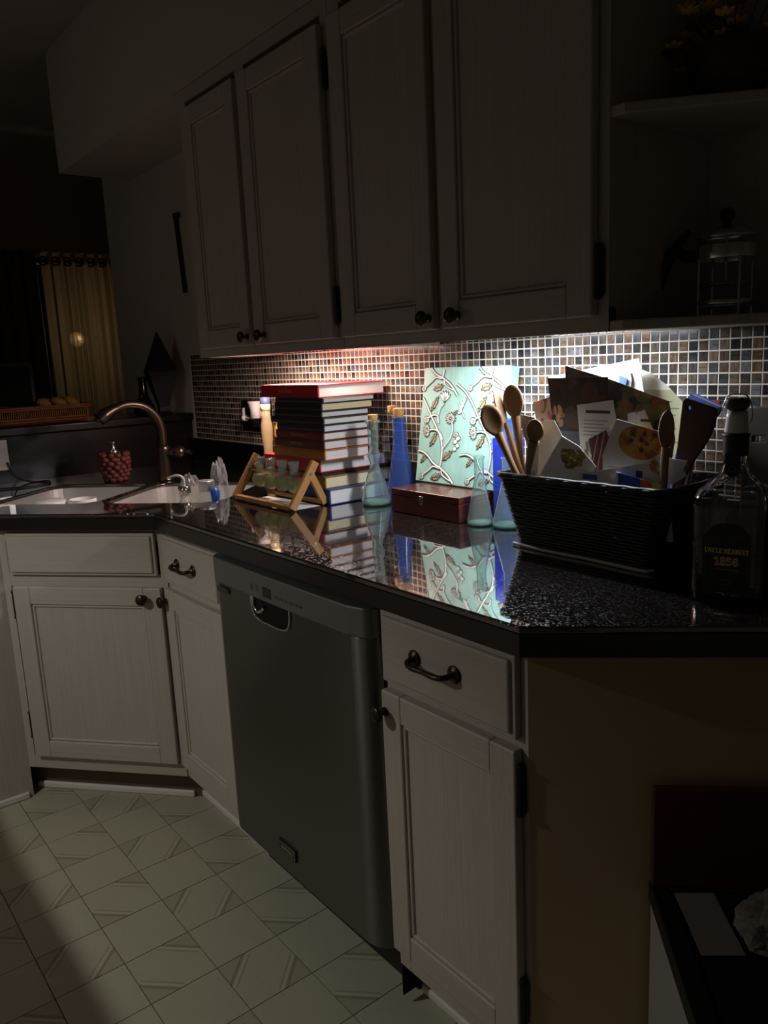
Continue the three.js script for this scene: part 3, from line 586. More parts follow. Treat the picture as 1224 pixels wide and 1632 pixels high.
// ------------------------------------------------------------------ bottles and flasks on the counter
function cork(parent, r0, r1, h, y) { return obj('cork', lathe([[0, y], [r0, y], [r1, y + h - 0.001], [r1 - 0.001, y + h], [0, y + h]], 24), M.cork, parent); }
const skin = (out) => out;                                         // blown glass drawn as one thin skin
function vessel(out, wall) { const inn = out.filter(([r]) => r > wall * 1.2).map(([r, y], i, a) => [r - wall, y + (i === 0 ? wall * 2 : 0)]).reverse(); return [...out, ...inn, [0, inn[inn.length - 1][1]]]; }
{
  const t = thing('decanter', 'clear glass decanter with pinched neck and cork, in front of the book stack', 'bottle', [0.131, YC, 0.16]);
  obj('glass_body', lathe(vessel([[0, 0], [0.036, 0], [0.041, 0.005], [0.0405, 0.016], [0.03, 0.06], [0.014, 0.104], [0.012, 0.116], [0.0185, 0.132], [0.0185, 0.142], [0.0125, 0.153], [0.0145, 0.18], [0.0155, 0.215], [0.0158, 0.224], [0.021, 0.227], [0.021, 0.233], [0.0158, 0.235]], 0.0022), 48), M.greenGlass, t);
  obj('base', lathe([[0, 0.0042], [0.0365, 0.0042], [0.0375, 0.007], [0.036, 0.012], [0, 0.011]], 40), M.litBaseGlass, t);  // bright disc in place of the light caught in the base
  cork(t, 0.0105, 0.0132, 0.042, 0.207);
}
{
  const t = thing('cone_bottle', 'cobalt blue cone-shaped glass bottle with cork beside the floral canvas', 'bottle', [0.145, YC, 0.078]);
  obj('glass_body', lathe(skin([[0, 0], [0.04, 0], [0.0435, 0.004], [0.042, 0.02], [0.0345, 0.07], [0.025, 0.125], [0.0195, 0.17], [0.0175, 0.205], [0.0178, 0.228], [0.0195, 0.232], [0.0195, 0.236], [0.0165, 0.237]]), 48), M.blueGlass, t);
  cork(t, 0.0125, 0.0165, 0.034, 0.226);
}
{
  const t = thing('square_bottle', 'clear square glass bottle with cork standing against the mosaic behind the blue cone bottle', 'bottle', [0.079, YC, 0.05]);
  const q = 0.0265, mkp = (k, y) => roundRect(2 * k, 2 * k, k * 0.35);
  const g = new THREE.ExtrudeGeometry((() => { const s = mkp(q); s.holes.push(roundRect(2 * q - 0.001, 2 * q - 0.001, q * 0.34, 0, 0, THREE.Path)); return s; })(), { depth: 0.19, bevelEnabled: false, curveSegments: 6 }); g.rotateX(-Math.PI / 2);
  const b = plate(mkp(q), 0.004).rotateX(-Math.PI / 2);
  obj('glass_body', [g, b, lathe([[q - 0.003, 0.188], [0.026, 0.192], [0.021, 0.206], [0.0125, 0.216], [0.0125, 0.246], [0.02, 0.248], [0.02, 0.253], [0.0125, 0.254]], 40)], M.glass, t);
  cork(t, 0.0095, 0.0125, 0.026, 0.238);
}
function erlenmeyer(x, z, k, label) {
  const t = thing('conical_flask', label, 'flask', [x, YC, z], 0, null);
  obj('glass_body', lathe(vessel([[0, 0], [0.028 * k, 0], [0.0315 * k, 0.003], [0.031 * k, 0.012], [0.0125, 0.108], [0.0115, 0.118], [0.0112, 0.155], [0.0142, 0.161], [0.0142, 0.1635], [0.0115, 0.1636]], 0.0017), 44), M.greenGlass, t);
  obj('base', lathe([[0, 0.0036], [0.0275 * k, 0.0036], [0.0285 * k, 0.0055], [0.027 * k, 0.009], [0, 0.008]], 40), M.litBaseGlass, t);  // teal disc imitates light collecting in the flask base
}
erlenmeyer(0.543, 0.168, 1, 'clear conical glass flask at the right end of the wooden box');
erlenmeyer(0.612, 0.147, 1.15, 'clear conical glass flask partly hidden by the black basket');
{
  const t = thing('square_bottle', 'deep blue square glass bottle between the canvas and the basket', 'bottle', [0.562, YC, 0.088]);
  const q = 0.028, hole = (k) => roundRect(2 * k - 0.001, 2 * k - 0.001, k * 0.19, 0, 0, THREE.Path);
  const g = new THREE.ExtrudeGeometry((() => { const s = roundRect(2 * q, 2 * q, q * 0.2); s.holes.push(hole(q)); return s; })(), { depth: 0.2, bevelEnabled: false, curveSegments: 6 }); g.rotateX(-Math.PI / 2);
  obj('glass_body', [g, plate(roundRect(2 * q, 2 * q, q * 0.2), 0.004).rotateX(-Math.PI / 2), lathe([[q - 0.002, 0.198], [0.024, 0.206], [0.012, 0.216], [0.012, 0.24], [0.015, 0.241], [0.015, 0.246], [0.0125, 0.246]], 36)], M.blueGlass, t);
}
// two bottles behind the left end of the books
{
  const t = thing('oil_bottle', 'slim bottle with a blue cap and cream collar left of the book stack', 'bottle', [-0.549, YC, 0.1]); t.scale.set(0.86, 1, 0.86);
  obj('glass_body', lathe([[0, 0], [0.014, 0], [0.0165, 0.004], [0.0165, 0.04], [0.0185, 0.11], [0.0235, 0.165], [0.0235, 0.19], [0.021, 0.2], [0.0185, 0.21], [0.0185, 0.24], [0, 0.24]], 36), phys({ transmission: 0.72, thickness: 0, roughness: 0.1, color: 0xeedcb4 }), t);
  obj('collar', lathe([[0, 0.2405], [0.02, 0.2405], [0.02, 0.262], [0, 0.262]], 28), std({ color: 0xe7dca5, roughness: 0.5 }), t);
  obj('cap', lathe([[0, 0.2625], [0.018, 0.2625], [0.02, 0.266], [0.02, 0.285], [0, 0.287]], 28), std({ color: 0x59618c, roughness: 0.5 }), t);
}
{
  const t = thing('oil_bottle', 'amber bottle with a cork stopper tucked against the left of the books', 'bottle', [-0.548, YC, 0.04]);
  obj('glass_body', lathe([[0, 0], [0.026, 0], [0.029, 0.004], [0.029, 0.16], [0.026, 0.18], [0.0125, 0.205], [0.0115, 0.262], [0, 0.262]], 36), phys({ transmission: 0.4, thickness: 0, roughness: 0.1, color: 0xe0a840 }), t);
  cork(t, 0.0115, 0.0145, 0.026, 0.2625);
}
// outlets on the mosaic
function outlet(label, x0, x1, y0, y1, n) {
  const t = thing('outlet', label, 'outlet', [0, 0, 0]);
  obj('cover_plate', spanBox(x0, x1, y0, y1, 0.0022, 0.0085, 0.003), std({ color: 0x15110e, roughness: 0.35, metalness: 0.4 }), t);
  for (let i = 0; i < n; i++) { const x = x0 + (x1 - x0) * (i + 0.5) / n; for (const s of [-1, 1]) obj('socket', spanBox(x - 0.016, x + 0.016, (y0 + y1) / 2 + s * 0.022 - 0.014, (y0 + y1) / 2 + s * 0.022 + 0.014, 0.006, 0.0105, 0.004), M.black, t); }
  return t;
}
outlet('wide dark outlet cover on the mosaic at the left, with white plugs in it', -0.89, -0.67, 1.07, 1.186, 3);
outlet('dark outlet cover on the mosaic at the right edge behind the whiskey bottle', 1.112, 1.19, 1.022, 1.134, 1);
{
  const t = thing('plug_in', 'white plug-in air freshener with a clear vial in the dark outlet', 'air freshener', [-0.735, 1.09, 0.0125]);
  obj('housing', lathe([[0, 0.035], [0.022, 0.035], [0.022, 0.068], [0.03, 0.092], [0.03, 0.096], [0, 0.096]], 28).scale(1, 1, 0.8).translate(0, 0, 0.024), M.white, t);
  obj('vial', lathe([[0, 0], [0.014, 0.001], [0.017, 0.006], [0.017, 0.026], [0.012, 0.0345], [0, 0.0345]], 24).translate(0, 0, 0.024), M.glass, t);
  obj('prongs', spanBox(-0.012, 0.012, 0.04, 0.064, -0.004, 0.01), M.white, t);
}
{
  const t = thing('plug', 'small white plug left of the air freshener', 'plug', [-0.832, 1.122, 0.0107]);
  obj('body', [new THREE.SphereGeometry(0.013, 18, 12).scale(1, 1, 1.2).translate(0, 0, 0.0155)], M.white, t);
  obj('stem', [taperTube([[0.004, 0.008, 0.022], [0.006, 0.025, 0.024], [0.004, 0.038, 0.022]], [0.006, 0.0055, 0.004], 16, 10), taperTube([[0.012, 0, 0.02], [0.05, 0.002, 0.02]], [0.004, 0.004], 8, 8)], M.white, t);
}

// ------------------------------------------------------------------ wooden box and floral canvas
{
  const t = thing('wooden_box', 'low polished mahogany box with a small silver clasp, below the floral canvas', 'box', [0, YC, 0]);
  obj('body', spanBox(0.242, 0.5, 0.001, 0.046, 0.03, 0.195, 0.002), M.mahogany, t);
  obj('lid', spanBox(0.242, 0.5, 0.0464, 0.063, 0.03, 0.195, 0.002), M.mahogany, t);
  obj('clasp', [spanBox(0.357, 0.37, 0.03, 0.05, 0.195, 0.1975, 0.0008), spanBox(0.3585, 0.3685, 0.047, 0.053, 0.196, 0.199, 0.0008)], M.nickel, t);
}
{
  const W = 0.312, H = 0.306, D = 0.034, lean = Math.asin(0.05 / H);
  const t = thing('canvas_print', 'mint green stretched canvas with raised white flowering vines, leaning on the mosaic', 'canvas');
  t.position.set(0.372, 0.9865, 0.088); t.rotation.set(-lean, 0, 0, 'YXZ'); t.rotateY(0.0);
  const mint = std({ map: dataTex(128, 128, (x, y) => { const n = noise.noise(x * 0.06, y * 0.06, 4) * 14 + noise.noise(x * 0.4, y * 0.03, 8) * 8; return [150 + n, 196 + n * 0.8, 180 + n]; }), roughness: 0.6 });
  obj('stretched_canvas', [new RoundedBoxGeometry(W, H, D, 3, 0.003).translate(0, H / 2, -D / 2)], mint, t);
  const vineMat = std({ color: 0xdfe0d2, roughness: 0.55 }), inkMat = std({ color: 0x453b28, roughness: 0.7 });
  // pattern coordinates: u 0..1 across, v 0..1 down, measured from the print
  const at = (u, v) => [(u - 0.5) * W, (1 - v) * H];
  const clip = (p) => p[0] > -W / 2 + 0.002 && p[0] < W / 2 - 0.002 && p[1] > 0.002 && p[1] < H - 0.002;
  const vines = [], ink = [], flowers = [], leaves = [];
  function stroke(list, pts, r, dest, z) {
    const c = new THREE.CatmullRomCurve3(pts.map(([u, v]) => { const p = at(u, v); return V(p[0], p[1], z); })), n = 40, keep = [];
    for (let i = 0; i <= n; i++) { const p = c.getPoint(i / n); if (clip([p.x, p.y])) keep.push(p); else if (keep.length) break; }
    if (keep.length > 3) { const g = new THREE.TubeGeometry(new THREE.CatmullRomCurve3(keep), 30, r, 6); g.scale(1, 1, 1); const p = g.attributes.position; for (let i = 0; i < p.count; i++) p.setZ(i, z + (p.getZ(i) - z) * (dest === ink ? 0.3 : 0.5)); dest.push(g); }
  }
  const vine = (pts, r) => { stroke(null, pts, r * 0.95, vines, 0.0014); stroke(null, pts, r * 1.75, ink, 0.0001); };
  function blob(u, v, ru, rv, rot, kind) {
    const [x, y] = at(u, v); const ex = Math.cos(rot) * ru * W, ey = Math.sin(rot) * ru * W; if (kind === 'leaf' && (!clip([x + ex, y + ey]) || !clip([x - ex, y - ey]))) return; if (!clip([x - ru * W * 0.5, y]) || !clip([x + ru * W * 0.5, y]) || !clip([x, y + rv * H * 0.4]) || !clip([x, y - rv * H * 0.4])) return;
    const s = new THREE.Shape(), n = kind === 'leaf' ? 22 : 26, R = (a) => kind === 'leaf' ? 1 + 0.16 * Math.sin(a * 9) : kind === 'mum' ? 1 + 0.2 * Math.sin(a * 13) : 1 + 0.04 * Math.sin(a * 8);
    const mk = (k) => { const sh = new THREE.Shape(); for (let i = 0; i <= n * 2; i++) { const a = i / (n * 2) * 2 * Math.PI; let px = Math.cos(a) * ru * W * R(a) * k, py = Math.sin(a) * rv * H * R(a) * k; if (kind === 'leaf') py *= 0.35 + 0.65 * Math.abs(Math.sin(a)); const X = px * Math.cos(rot) - py * Math.sin(rot), Y = px * Math.sin(rot) + py * Math.cos(rot); i ? sh.lineTo(X, Y) : sh.moveTo(X, Y); } return sh; };
    ink.push(plate(mk(1.16), 0.0008).translate(x, y, 0));
    (kind === 'leaf' ? leaves : flowers).push(plate(mk(0.86), 0.0014).translate(x, y, 0.0006));
    if (kind === 'mum') for (let k = 0; k < 12; k++) { const a = k / 12 * 6.283; ink.push(new THREE.BoxGeometry(ru * W * 0.62, 0.0011, 0.0007).rotateZ(a).translate(x + Math.cos(a) * ru * W * 0.5, y + Math.sin(a) * rv * H * 0.5, 0.0022)); }
    if (kind === 'leaf') { ink.push(new THREE.BoxGeometry(ru * W * 1.5, 0.0011, 0.0007).rotateZ(rot).translate(x, y, 0.0022)); for (let k = -2; k <= 2; k++) for (const q of [-1, 1]) ink.push(new THREE.BoxGeometry(ru * W * 0.3, 0.0008, 0.0007).rotateZ(rot + q * 0.8).translate(x + Math.cos(rot) * k * ru * W * 0.3 - Math.sin(rot) * q * rv * H * 0.25, y + Math.sin(rot) * k * ru * W * 0.3 + Math.cos(rot) * q * rv * H * 0.25, 0.0022)); }
    if (kind === 'bud' && ru > 0.025 && Math.abs(ru - rv) < 0.01) for (let k = 0; k < 2; k++) ink.push(new THREE.TorusGeometry(ru * W * (0.3 + 0.2 * k), 0.0005, 4, 20).scale(1, rv / ru, 1).translate(x, y, 0.002));
  }
  function motif(du, dv) {
    const o = (l) => l.map(([u, v]) => [u + du, v + dv]);
    vine(o([[-0.14, 0.15], [-0.04, 0.21], [0.05, 0.3], [0.14, 0.42], [0.22, 0.52], [0.29, 0.62], [0.315, 0.72], [0.31, 0.83], [0.3, 0.86]]), 0.0026);
    vine(o([[-0.03, 0.745], [0.05, 0.735], [0.14, 0.77], [0.22, 0.83], [0.32, 0.87], [0.42, 0.93], [0.5, 1.01]]), 0.0029);
    vine(o([[0.32, 0.7], [0.39, 0.62], [0.42, 0.53], [0.4, 0.46]]), 0.002);
    vine(o([[0.31, 0.62], [0.26, 0.56], [0.2, 0.54], [0.14, 0.545]]), 0.0026);
    vine(o([[0.24, 0.48], [0.22, 0.42], [0.17, 0.415], [0.11, 0.44]]), 0.0026);
    vine(o([[0.3, 0.87], [0.22, 0.86], [0.16, 0.9], [0.1, 0.94]]), 0.0026);
    vine(o([[0.32, 0.87], [0.34, 0.92], [0.4, 0.95], [0.46, 0.97]]), 0.002);
    blob(0.385 + du, 0.435 + dv, 0.05, 0.042, 0, 'mum'); blob(0.1 + du, 0.55 + dv, 0.036, 0.05, 0.2, 'mum'); blob(0.085 + du, 0.455 + dv, 0.033, 0.03, 0, 'bud'); blob(0.08 + du, 0.955 + dv, 0.026, 0.024, 0, 'bud');
    blob(0.17 + du, 0.315 + dv, 0.065, 0.024, 1.0, 'leaf'); blob(0.19 + du, 0.625 + dv, 0.06, 0.026, 1.0, 'leaf'); blob(0.375 + du, 0.755 + dv, 0.065, 0.026, 0.6, 'leaf'); blob(0.26 + du, 0.945 + dv, 0.055, 0.028, 0.25, 'leaf'); blob(0.09 + du, 0.79 + dv, 0.05, 0.02, 0.9, 'leaf');
    // lily, seed head and sprig
    for (const a of [1.1, 1.5, 1.9, 0.7, 2.3]) blob(0.29 + du + Math.cos(a) * 0.035, 0.29 + dv - Math.sin(a) * 0.04, 0.045, 0.014, a, 'bud');
    vine(o([[0.29, 0.31], [0.25, 0.35], [0.23, 0.41]]), 0.0016);
    for (let k = 0; k < 5; k++) { blob(0.485 + du + 0.012 * k, 0.38 + dv - 0.026 * k, 0.022, 0.016, 0.5, 'bud'); }
    vine(o([[0.46, 0.3], [0.5, 0.36], [0.55, 0.43]]), 0.0014); blob(0.43 + du, 0.385 + dv, 0.036, 0.014, 0.4, 'leaf');
    for (let k = 0; k < 5; k++) { blob(0.475 + du + (k % 2 ? 0.02 : -0.01), 0.57 + dv + 0.03 * k, 0.026 - 0.002 * k, 0.02, 0.3, 'bud'); }
  }
  motif(0, 0); motif(0.565, -0.005); motif(-0.06, -0.77); motif(0.505, -0.775);
  // second family of vine tips that enters at the top
  obj('vines', vines, vineMat, t); obj('vine_outline', ink, inkMat, t); if (flowers.length) obj('flowers', flowers, vineMat, t); if (leaves.length) obj('leaves', leaves, std({ color: 0xb3a67f, roughness: 0.6 }), t);
}

// ------------------------------------------------------------------ black wicker basket
const RIM = 1.074;
{
  const t = thing('basket', 'black wicker basket crammed with recipe cards and wooden spoons', 'basket', [0.907, YC, 0.18]);
  // rows of woven cord on a frustum: bottom half sizes -> rim half sizes
  const hx0 = 0.155, hz0 = 0.082, hx1 = 0.192, hz1 = 0.105, hgt = RIM - YC, rows = 22;
  const ring = (k, wob) => { const f = k / rows, a = hx0 + (hx1 - hx0) * f, b = hz0 + (hz1 - hz0) * f, y = 0.004 + f * (hgt - 0.008), P = []; const nA = 18, nB = 10;
    const push = (x, z, i, ox, oz) => { const w = ((i + wob) % 2 ? 1 : -1) * 0.0014; P.push([x + ox * w, y + rnd(-0.0006, 0.0006), z + oz * w]); };
    for (let i = 0; i < nA; i++) push(-a + 2 * a * (i + 0.5) / nA, b, i, 0, 1); for (let i = 0; i < nB; i++) push(a, b - 2 * b * (i + 0.5) / nB, i, 1, 0);
    for (let i = 0; i < nA; i++) push(a - 2 * a * (i + 0.5) / nA, -b, i, 0, -1); for (let i = 0; i < nB; i++) push(-a, -b + 2 * b * (i + 0.5) / nB, i, -1, 0); return P; };
  const weave = []; for (let k = 0; k < rows; k++) weave.push(tube(ring(k + 0.3, k % 2), 0.0036, 150, 6, true));
  obj('woven_cords', weave, M.wicker, t);
  obj('rim', [0, 1, 2].map((j) => tube(ring(rows - 0.2 + j * 0.35, j % 2).map(([x, y, z]) => [x * 1.012, y, z * 1.02]), 0.0042, 150, 7, true)), M.wicker, t);
  const q = [[-hx0, -hz0], [hx0, -hz0], [hx0, hz0], [-hx0, hz0]];
  obj('base_board', prism(q.map(([x, z]) => [x * 0.98, z * 0.98]), 0.0005, 0.006), M.black, t);
  // inner lining panels follow the slope
  const lin = []; const c0 = q.map(([x, z]) => [x * 0.975, 0.004, z * 0.96]), c1 = [[-hx1, -hz1], [hx1, -hz1], [hx1, hz1], [-hx1, hz1]].map(([x, z]) => [x * 0.975, hgt - 0.006, z * 0.96]);
  for (let k = 0; k < 4; k++) { const n = (k + 1) % 4, v = [...c0[k], ...c0[n], ...c1[n], ...c0[k], ...c1[n], ...c1[k]]; const g = new THREE.BufferGeometry(); g.setAttribute('position', new THREE.Float32BufferAttribute(v, 3)); g.computeVertexNormals(); lin.push(g); }
  obj('lining', lin, std({ color: 0x0c0b0a, roughness: 0.8, side: THREE.DoubleSide }), t);
}
tag(obj('power_cord', tube([[0.742, YC + 0.0045, 0.269], [0.8, YC + 0.004, 0.2745], [0.86, YC + 0.004, 0.276], [0.93, YC + 0.004, 0.2735], [1.0, YC + 0.004, 0.277], [1.066, YC + 0.004, 0.276], [1.074, YC + 0.005, 0.268]], 0.0036, 60, 8), std({ color: 0xa5a39c, roughness: 0.6 })), 'thin off-white cord lying along the foot of the black basket', 'cord');

// ------------------------------------------------------------------ papers and cards stuffed in the basket
function paperTex(kind) {
  return canvasTex(192, 192, (g, w, h) => {
    const bg = { white: '#dcdad6', card: '#e4e2dc', dark: '#3a3833', tan: '#cdb98c', grey: '#9b968e', cover: '#b59a86', dish: '#e2e0da', cookie: '#d9d6d0', stripes: '#5a2024', flag: '#dfe0e4', blue: '#4f74cf', red: '#c94a4a', navy: '#3f66b8', greenish: '#b9bb95' }[kind] ?? '#d8d5cf';
    g.fillStyle = bg; g.fillRect(0, 0, w, h);
    const blobs = (n, cols, x0, y0, x1, y1, r0, r1) => { for (let i = 0; i < n; i++) { g.fillStyle = cols[Math.floor(rnd(0, cols.length))]; g.globalAlpha = rnd(0.5, 1); g.beginPath(); g.ellipse(rnd(x0, x1), rnd(y0, y1), rnd(r0, r1), rnd(r0, r1), rnd(0, 3), 0, 7); g.fill(); } g.globalAlpha = 1; };
    const lines = (x0, x1, y0, n, st) => { g.fillStyle = 'rgba(60,58,55,.55)'; for (let i = 0; i < n; i++) g.fillRect(x0, y0 + i * st, (x1 - x0) * rnd(0.7, 1), 2); };
    if (kind === 'card') { g.fillStyle = '#3a3835'; g.fillRect(40, 26, 110, 7); lines(30, 160, 50, 5, 9); blobs(40, ['#7b7468', '#6a6a5c', '#9d988c', '#5a4c40'], 40, 105, 150, 150, 4, 12); }
    if (kind === 'dark') { blobs(60, ['#4a4038', '#2a2826', '#5d5448', '#453527', '#33302c'], 0, 0, w, h, 8, 34); blobs(40, ['#8a7a48', '#9c5a38', '#6d7038', '#a08a60'], 90, 40, 180, 100, 5, 15); g.fillStyle = '#6b6658'; g.fillRect(110, 90, 46, 30); lines(120, 185, 130, 6, 9); }
    if (kind === 'portrait') { g.fillStyle = '#2a2a2a'; g.fillRect(0, 0, w, h); blobs(50, ['#3a2a22', '#4a3026', '#262422', '#5e4432'], 20, 10, 180, 90, 10, 30); blobs(14, ['#c39a72', '#8e6a4a'], 20, 60, 60, 100, 4, 10); g.fillStyle = '#5d5b62'; g.fillRect(20, 110, 110, 60); }
    if (kind === 'cover') { blobs(30, ['#a4463c', '#7b2f2a', '#d9c8b6', '#5b4336', '#c79a86'], 0, 0, w, h, 8, 28); }
    if (kind === 'dish') { blobs(60, ['#8c8a3a', '#a79a3c', '#6b6f2c', '#c0b060', '#59501f'], 85, 60, 150, 135, 4, 13); lines(20, 70, 30, 6, 10); }
    if (kind === 'cookie') { g.fillStyle = '#b8802e'; g.beginPath(); g.ellipse(120, 70, 68, 52, 0.1, 0, 7); g.fill(); blobs(50, ['#a06a22', '#c9943e', '#8c5a1c', '#d6a452'], 70, 35, 175, 110, 4, 14); blobs(7, ['#3a2412'], 80, 40, 165, 105, 5, 10); lines(16, 80, 150, 3, 10); blobs(10, ['#8c4a30', '#a08050'], 150, 120, 185, 170, 6, 14); }
    if (kind === 'stripes') { for (let i = 0; i < 7; i++) { g.fillStyle = i % 2 ? '#b08a8a' : '#3d1216'; g.save(); g.translate(30 + i * 26, 90); g.rotate(0.4); g.fillRect(-5, -90, 8, 180); g.restore(); } }
    if (kind === 'flag') { g.fillStyle = '#2d51b4'; g.fillRect(14, 10, 92, 172); g.fillStyle = '#e0702c'; g.fillRect(106, 60, 46, 122); g.fillStyle = '#ead030'; g.fillRect(152, 80, 34, 102); }
    if (kind === 'letter') { lines(20, 150, 20, 3, 12); g.fillStyle = '#2a2f55'; g.fillRect(150, 60, 16, 50); g.fillStyle = '#3a4f9a'; g.fillRect(10, 120, 40, 40); }
    if (kind === 'greenish') { g.fillStyle = '#e9e8dc'; g.fillRect(0, 0, w, 40); lines(20, 170, 60, 9, 12); }
  });
}
const texCache = {};
const pap = (k) => texCache[k] ??= std({ map: paperTex(k), roughness: 0.62, side: THREE.DoubleSide });
function paper(name, label, cat, kind, z, pts, lean = 0.1, th = 0.0012, group = 'papers stuffed in the basket') {
  // outline above the rim, carried down into the basket
  const ys = pts.map((p) => p[1]), xs = pts.map((p) => p[0]), y0 = Math.min(...ys), y1 = Math.max(...ys), x0 = Math.min(...xs), x1 = Math.max(...xs);
  const bot = pts.filter((p) => p[1] < RIM + 0.02), xl = Math.max(0.775, Math.min(...bot.map((p) => p[0]), x1 - 0.04)), xr = Math.min(1.02, Math.max(...bot.map((p) => p[0]), xl + 0.03));
  const rightMost = pts.indexOf(bot.reduce((a, b) => (b[0] > a[0] ? b : a), bot[0]));
  const poly = []; pts.forEach((p, i) => { poly.push(p); if (i === rightMost) poly.push([Math.max(xr, xl + 0.03), 0.975], [xl, 0.975]); });
  const s = new THREE.Shape(poly.map(([x, y]) => new THREE.Vector2(x, y)));
  const g = clean(new THREE.ExtrudeGeometry(s, { depth: th, bevelEnabled: false })), p = g.attributes.position, uv = g.attributes.uv;
  for (let i = 0; i < p.count; i++) {
    const x = p.getX(i), y = p.getY(i), dz = lean * (RIM - y) + 0.012 * Math.pow((x - (x0 + x1) / 2) / 0.1, 2) * 0.3;
    uv.setXY(i, (x - x0) / (x1 - x0), (y - y0) / (y1 - y0)); p.setZ(i, z - th + p.getZ(i) + dz); p.setX(i, x + 1.12 * (y > RIM ? lean * (RIM - y) : 0));
  }
  g.computeVertexNormals();
  return tag(obj(name, g, pap(kind), scene), label, cat, group);
}
paper('sheet', 'tallest white sheet at the back of the basket, lit by the lamp', 'paper', 'white', 0.125, [[0.724, 1.262], [0.948, 1.296], [0.962, 1.214], [0.957, 1.08], [0.752, 1.064]], 0.05);
paper('magazine', 'pale magazine with a curved right edge leaning at the back right of the basket', 'magazine', 'greenish', 0.105, [[0.928, 1.277], [0.96, 1.266], [0.995, 1.242], [1.033, 1.207], [1.034, 1.08], [0.926, 1.072]], 0.05);
paper('clipping', 'torn grey paper slip with a blue tab at the top of the heap', 'paper', 'grey', 0.135, [[0.89, 1.28], [0.909, 1.272], [0.932, 1.273], [0.937, 1.255], [0.923, 1.18], [0.887, 1.18]], 0.06);
paper('tab', 'small blue paper tab near the top of the basket heap', 'paper', 'navy', 0.1385, [[0.911, 1.264], [0.928, 1.258], [0.924, 1.235], [0.908, 1.238]], 0.06);
paper('magazine_page', 'largest dark magazine page with a food photo, slanting across the top', 'magazine', 'dark', 0.186, [[0.813, 1.288], [0.912, 1.261], [1.045, 1.22], [1.061, 1.152], [1.05, 1.076], [0.82, 1.074]], -0.04);
paper('magazine_page', 'dark page with a portrait photo at the upper left of the basket', 'magazine', 'portrait', 0.194, [[0.772, 1.264], [0.918, 1.265], [0.92, 1.11], [0.81, 1.078]], -0.04);
paper('magazine_cover', 'reddish magazine cover leaning behind the small dark wooden spoon', 'magazine', 'cover', 0.199, [[0.738, 1.213], [0.785, 1.226], [0.817, 1.134], [0.79, 1.078], [0.767, 1.084]], 0.02);
paper('folder', 'cream card folder at the left of the basket catching the light', 'folder', 'tan', 0.205, [[0.735, 1.172], [0.79, 1.212], [0.81, 1.205], [0.81, 1.06], [0.76, 1.06]], 0.3, 0.0025);
paper('recipe_card', 'white recipe card with a printed heading in the middle of the basket', 'card', 'card', 0.2, [[0.851, 1.211], [0.934, 1.222], [0.95, 1.148], [0.913, 1.097], [0.871, 1.07]], -0.04);
paper('slip', 'small folded white slip right of the recipe card', 'paper', 'white', 0.212, [[0.981, 1.197], [0.998, 1.201], [1.015, 1.169], [1.0, 1.08], [0.98, 1.1]], 0.07);
paper('slip', 'narrow white slip standing nearest the edge-on spoon', 'paper', 'card', 0.217, [[1.004, 1.2], [1.02, 1.205], [1.04, 1.165], [1.03, 1.08], [1.01, 1.08]], 0.07);
paper('photo_card', 'dark card with red stripes in the middle of the heap', 'card', 'stripes', 0.224, [[0.9, 1.147], [0.94, 1.166], [0.95, 1.144], [0.935, 1.078], [0.915, 1.078]], 0.06);
paper('card', 'plain grey card standing behind the small dark wooden spoon', 'card', 'grey', 0.226, [[0.721, 1.191], [0.766, 1.185], [0.79, 1.062], [0.768, 1.062]], 0.05);
paper('sheet', 'plain white sheet rising right of the small dark wooden spoon', 'paper', 'white', 0.235, [[0.789, 1.179], [0.825, 1.182], [0.847, 1.148], [0.862, 1.07], [0.78, 1.071]], 0.05);
paper('ragged_sheets', 'ragged-edged white sheets right of the edge-on spoon', 'paper', 'white', 0.235, [[1.06, 1.126], [1.114, 1.121], [1.106, 1.105], [1.114, 1.096], [1.08, 1.075], [1.062, 1.072]], 0.03);
paper('recipe_page', 'white page with a large golden cookie photo at the right of the basket', 'paper', 'cookie', 0.246, [[0.98, 1.19], [1.079, 1.169], [1.075, 1.078], [0.95, 1.078], [0.949, 1.121]], 0.05);
paper('recipe_card', 'white card with a photo of a green and yellow dish, front left of the basket', 'card', 'dish', 0.252, [[0.857, 1.154], [0.899, 1.136], [0.939, 1.1], [0.915, 1.068], [0.799, 1.071]], 0.04);
paper('envelope', 'white envelope with a dark blue mark at the front of the basket', 'envelope', 'letter', 0.26, [[0.907, 1.086], [1.055, 1.117], [1.066, 1.087], [1.05, 1.068], [0.906, 1.069]], 0.03);
paper('flyer', 'flyer printed blue, orange and yellow at the front rim of the basket', 'flyer', 'flag', 0.268, [[0.994, 1.097], [1.088, 1.082], [1.07, 1.069], [0.991, 1.069]], 0.02);
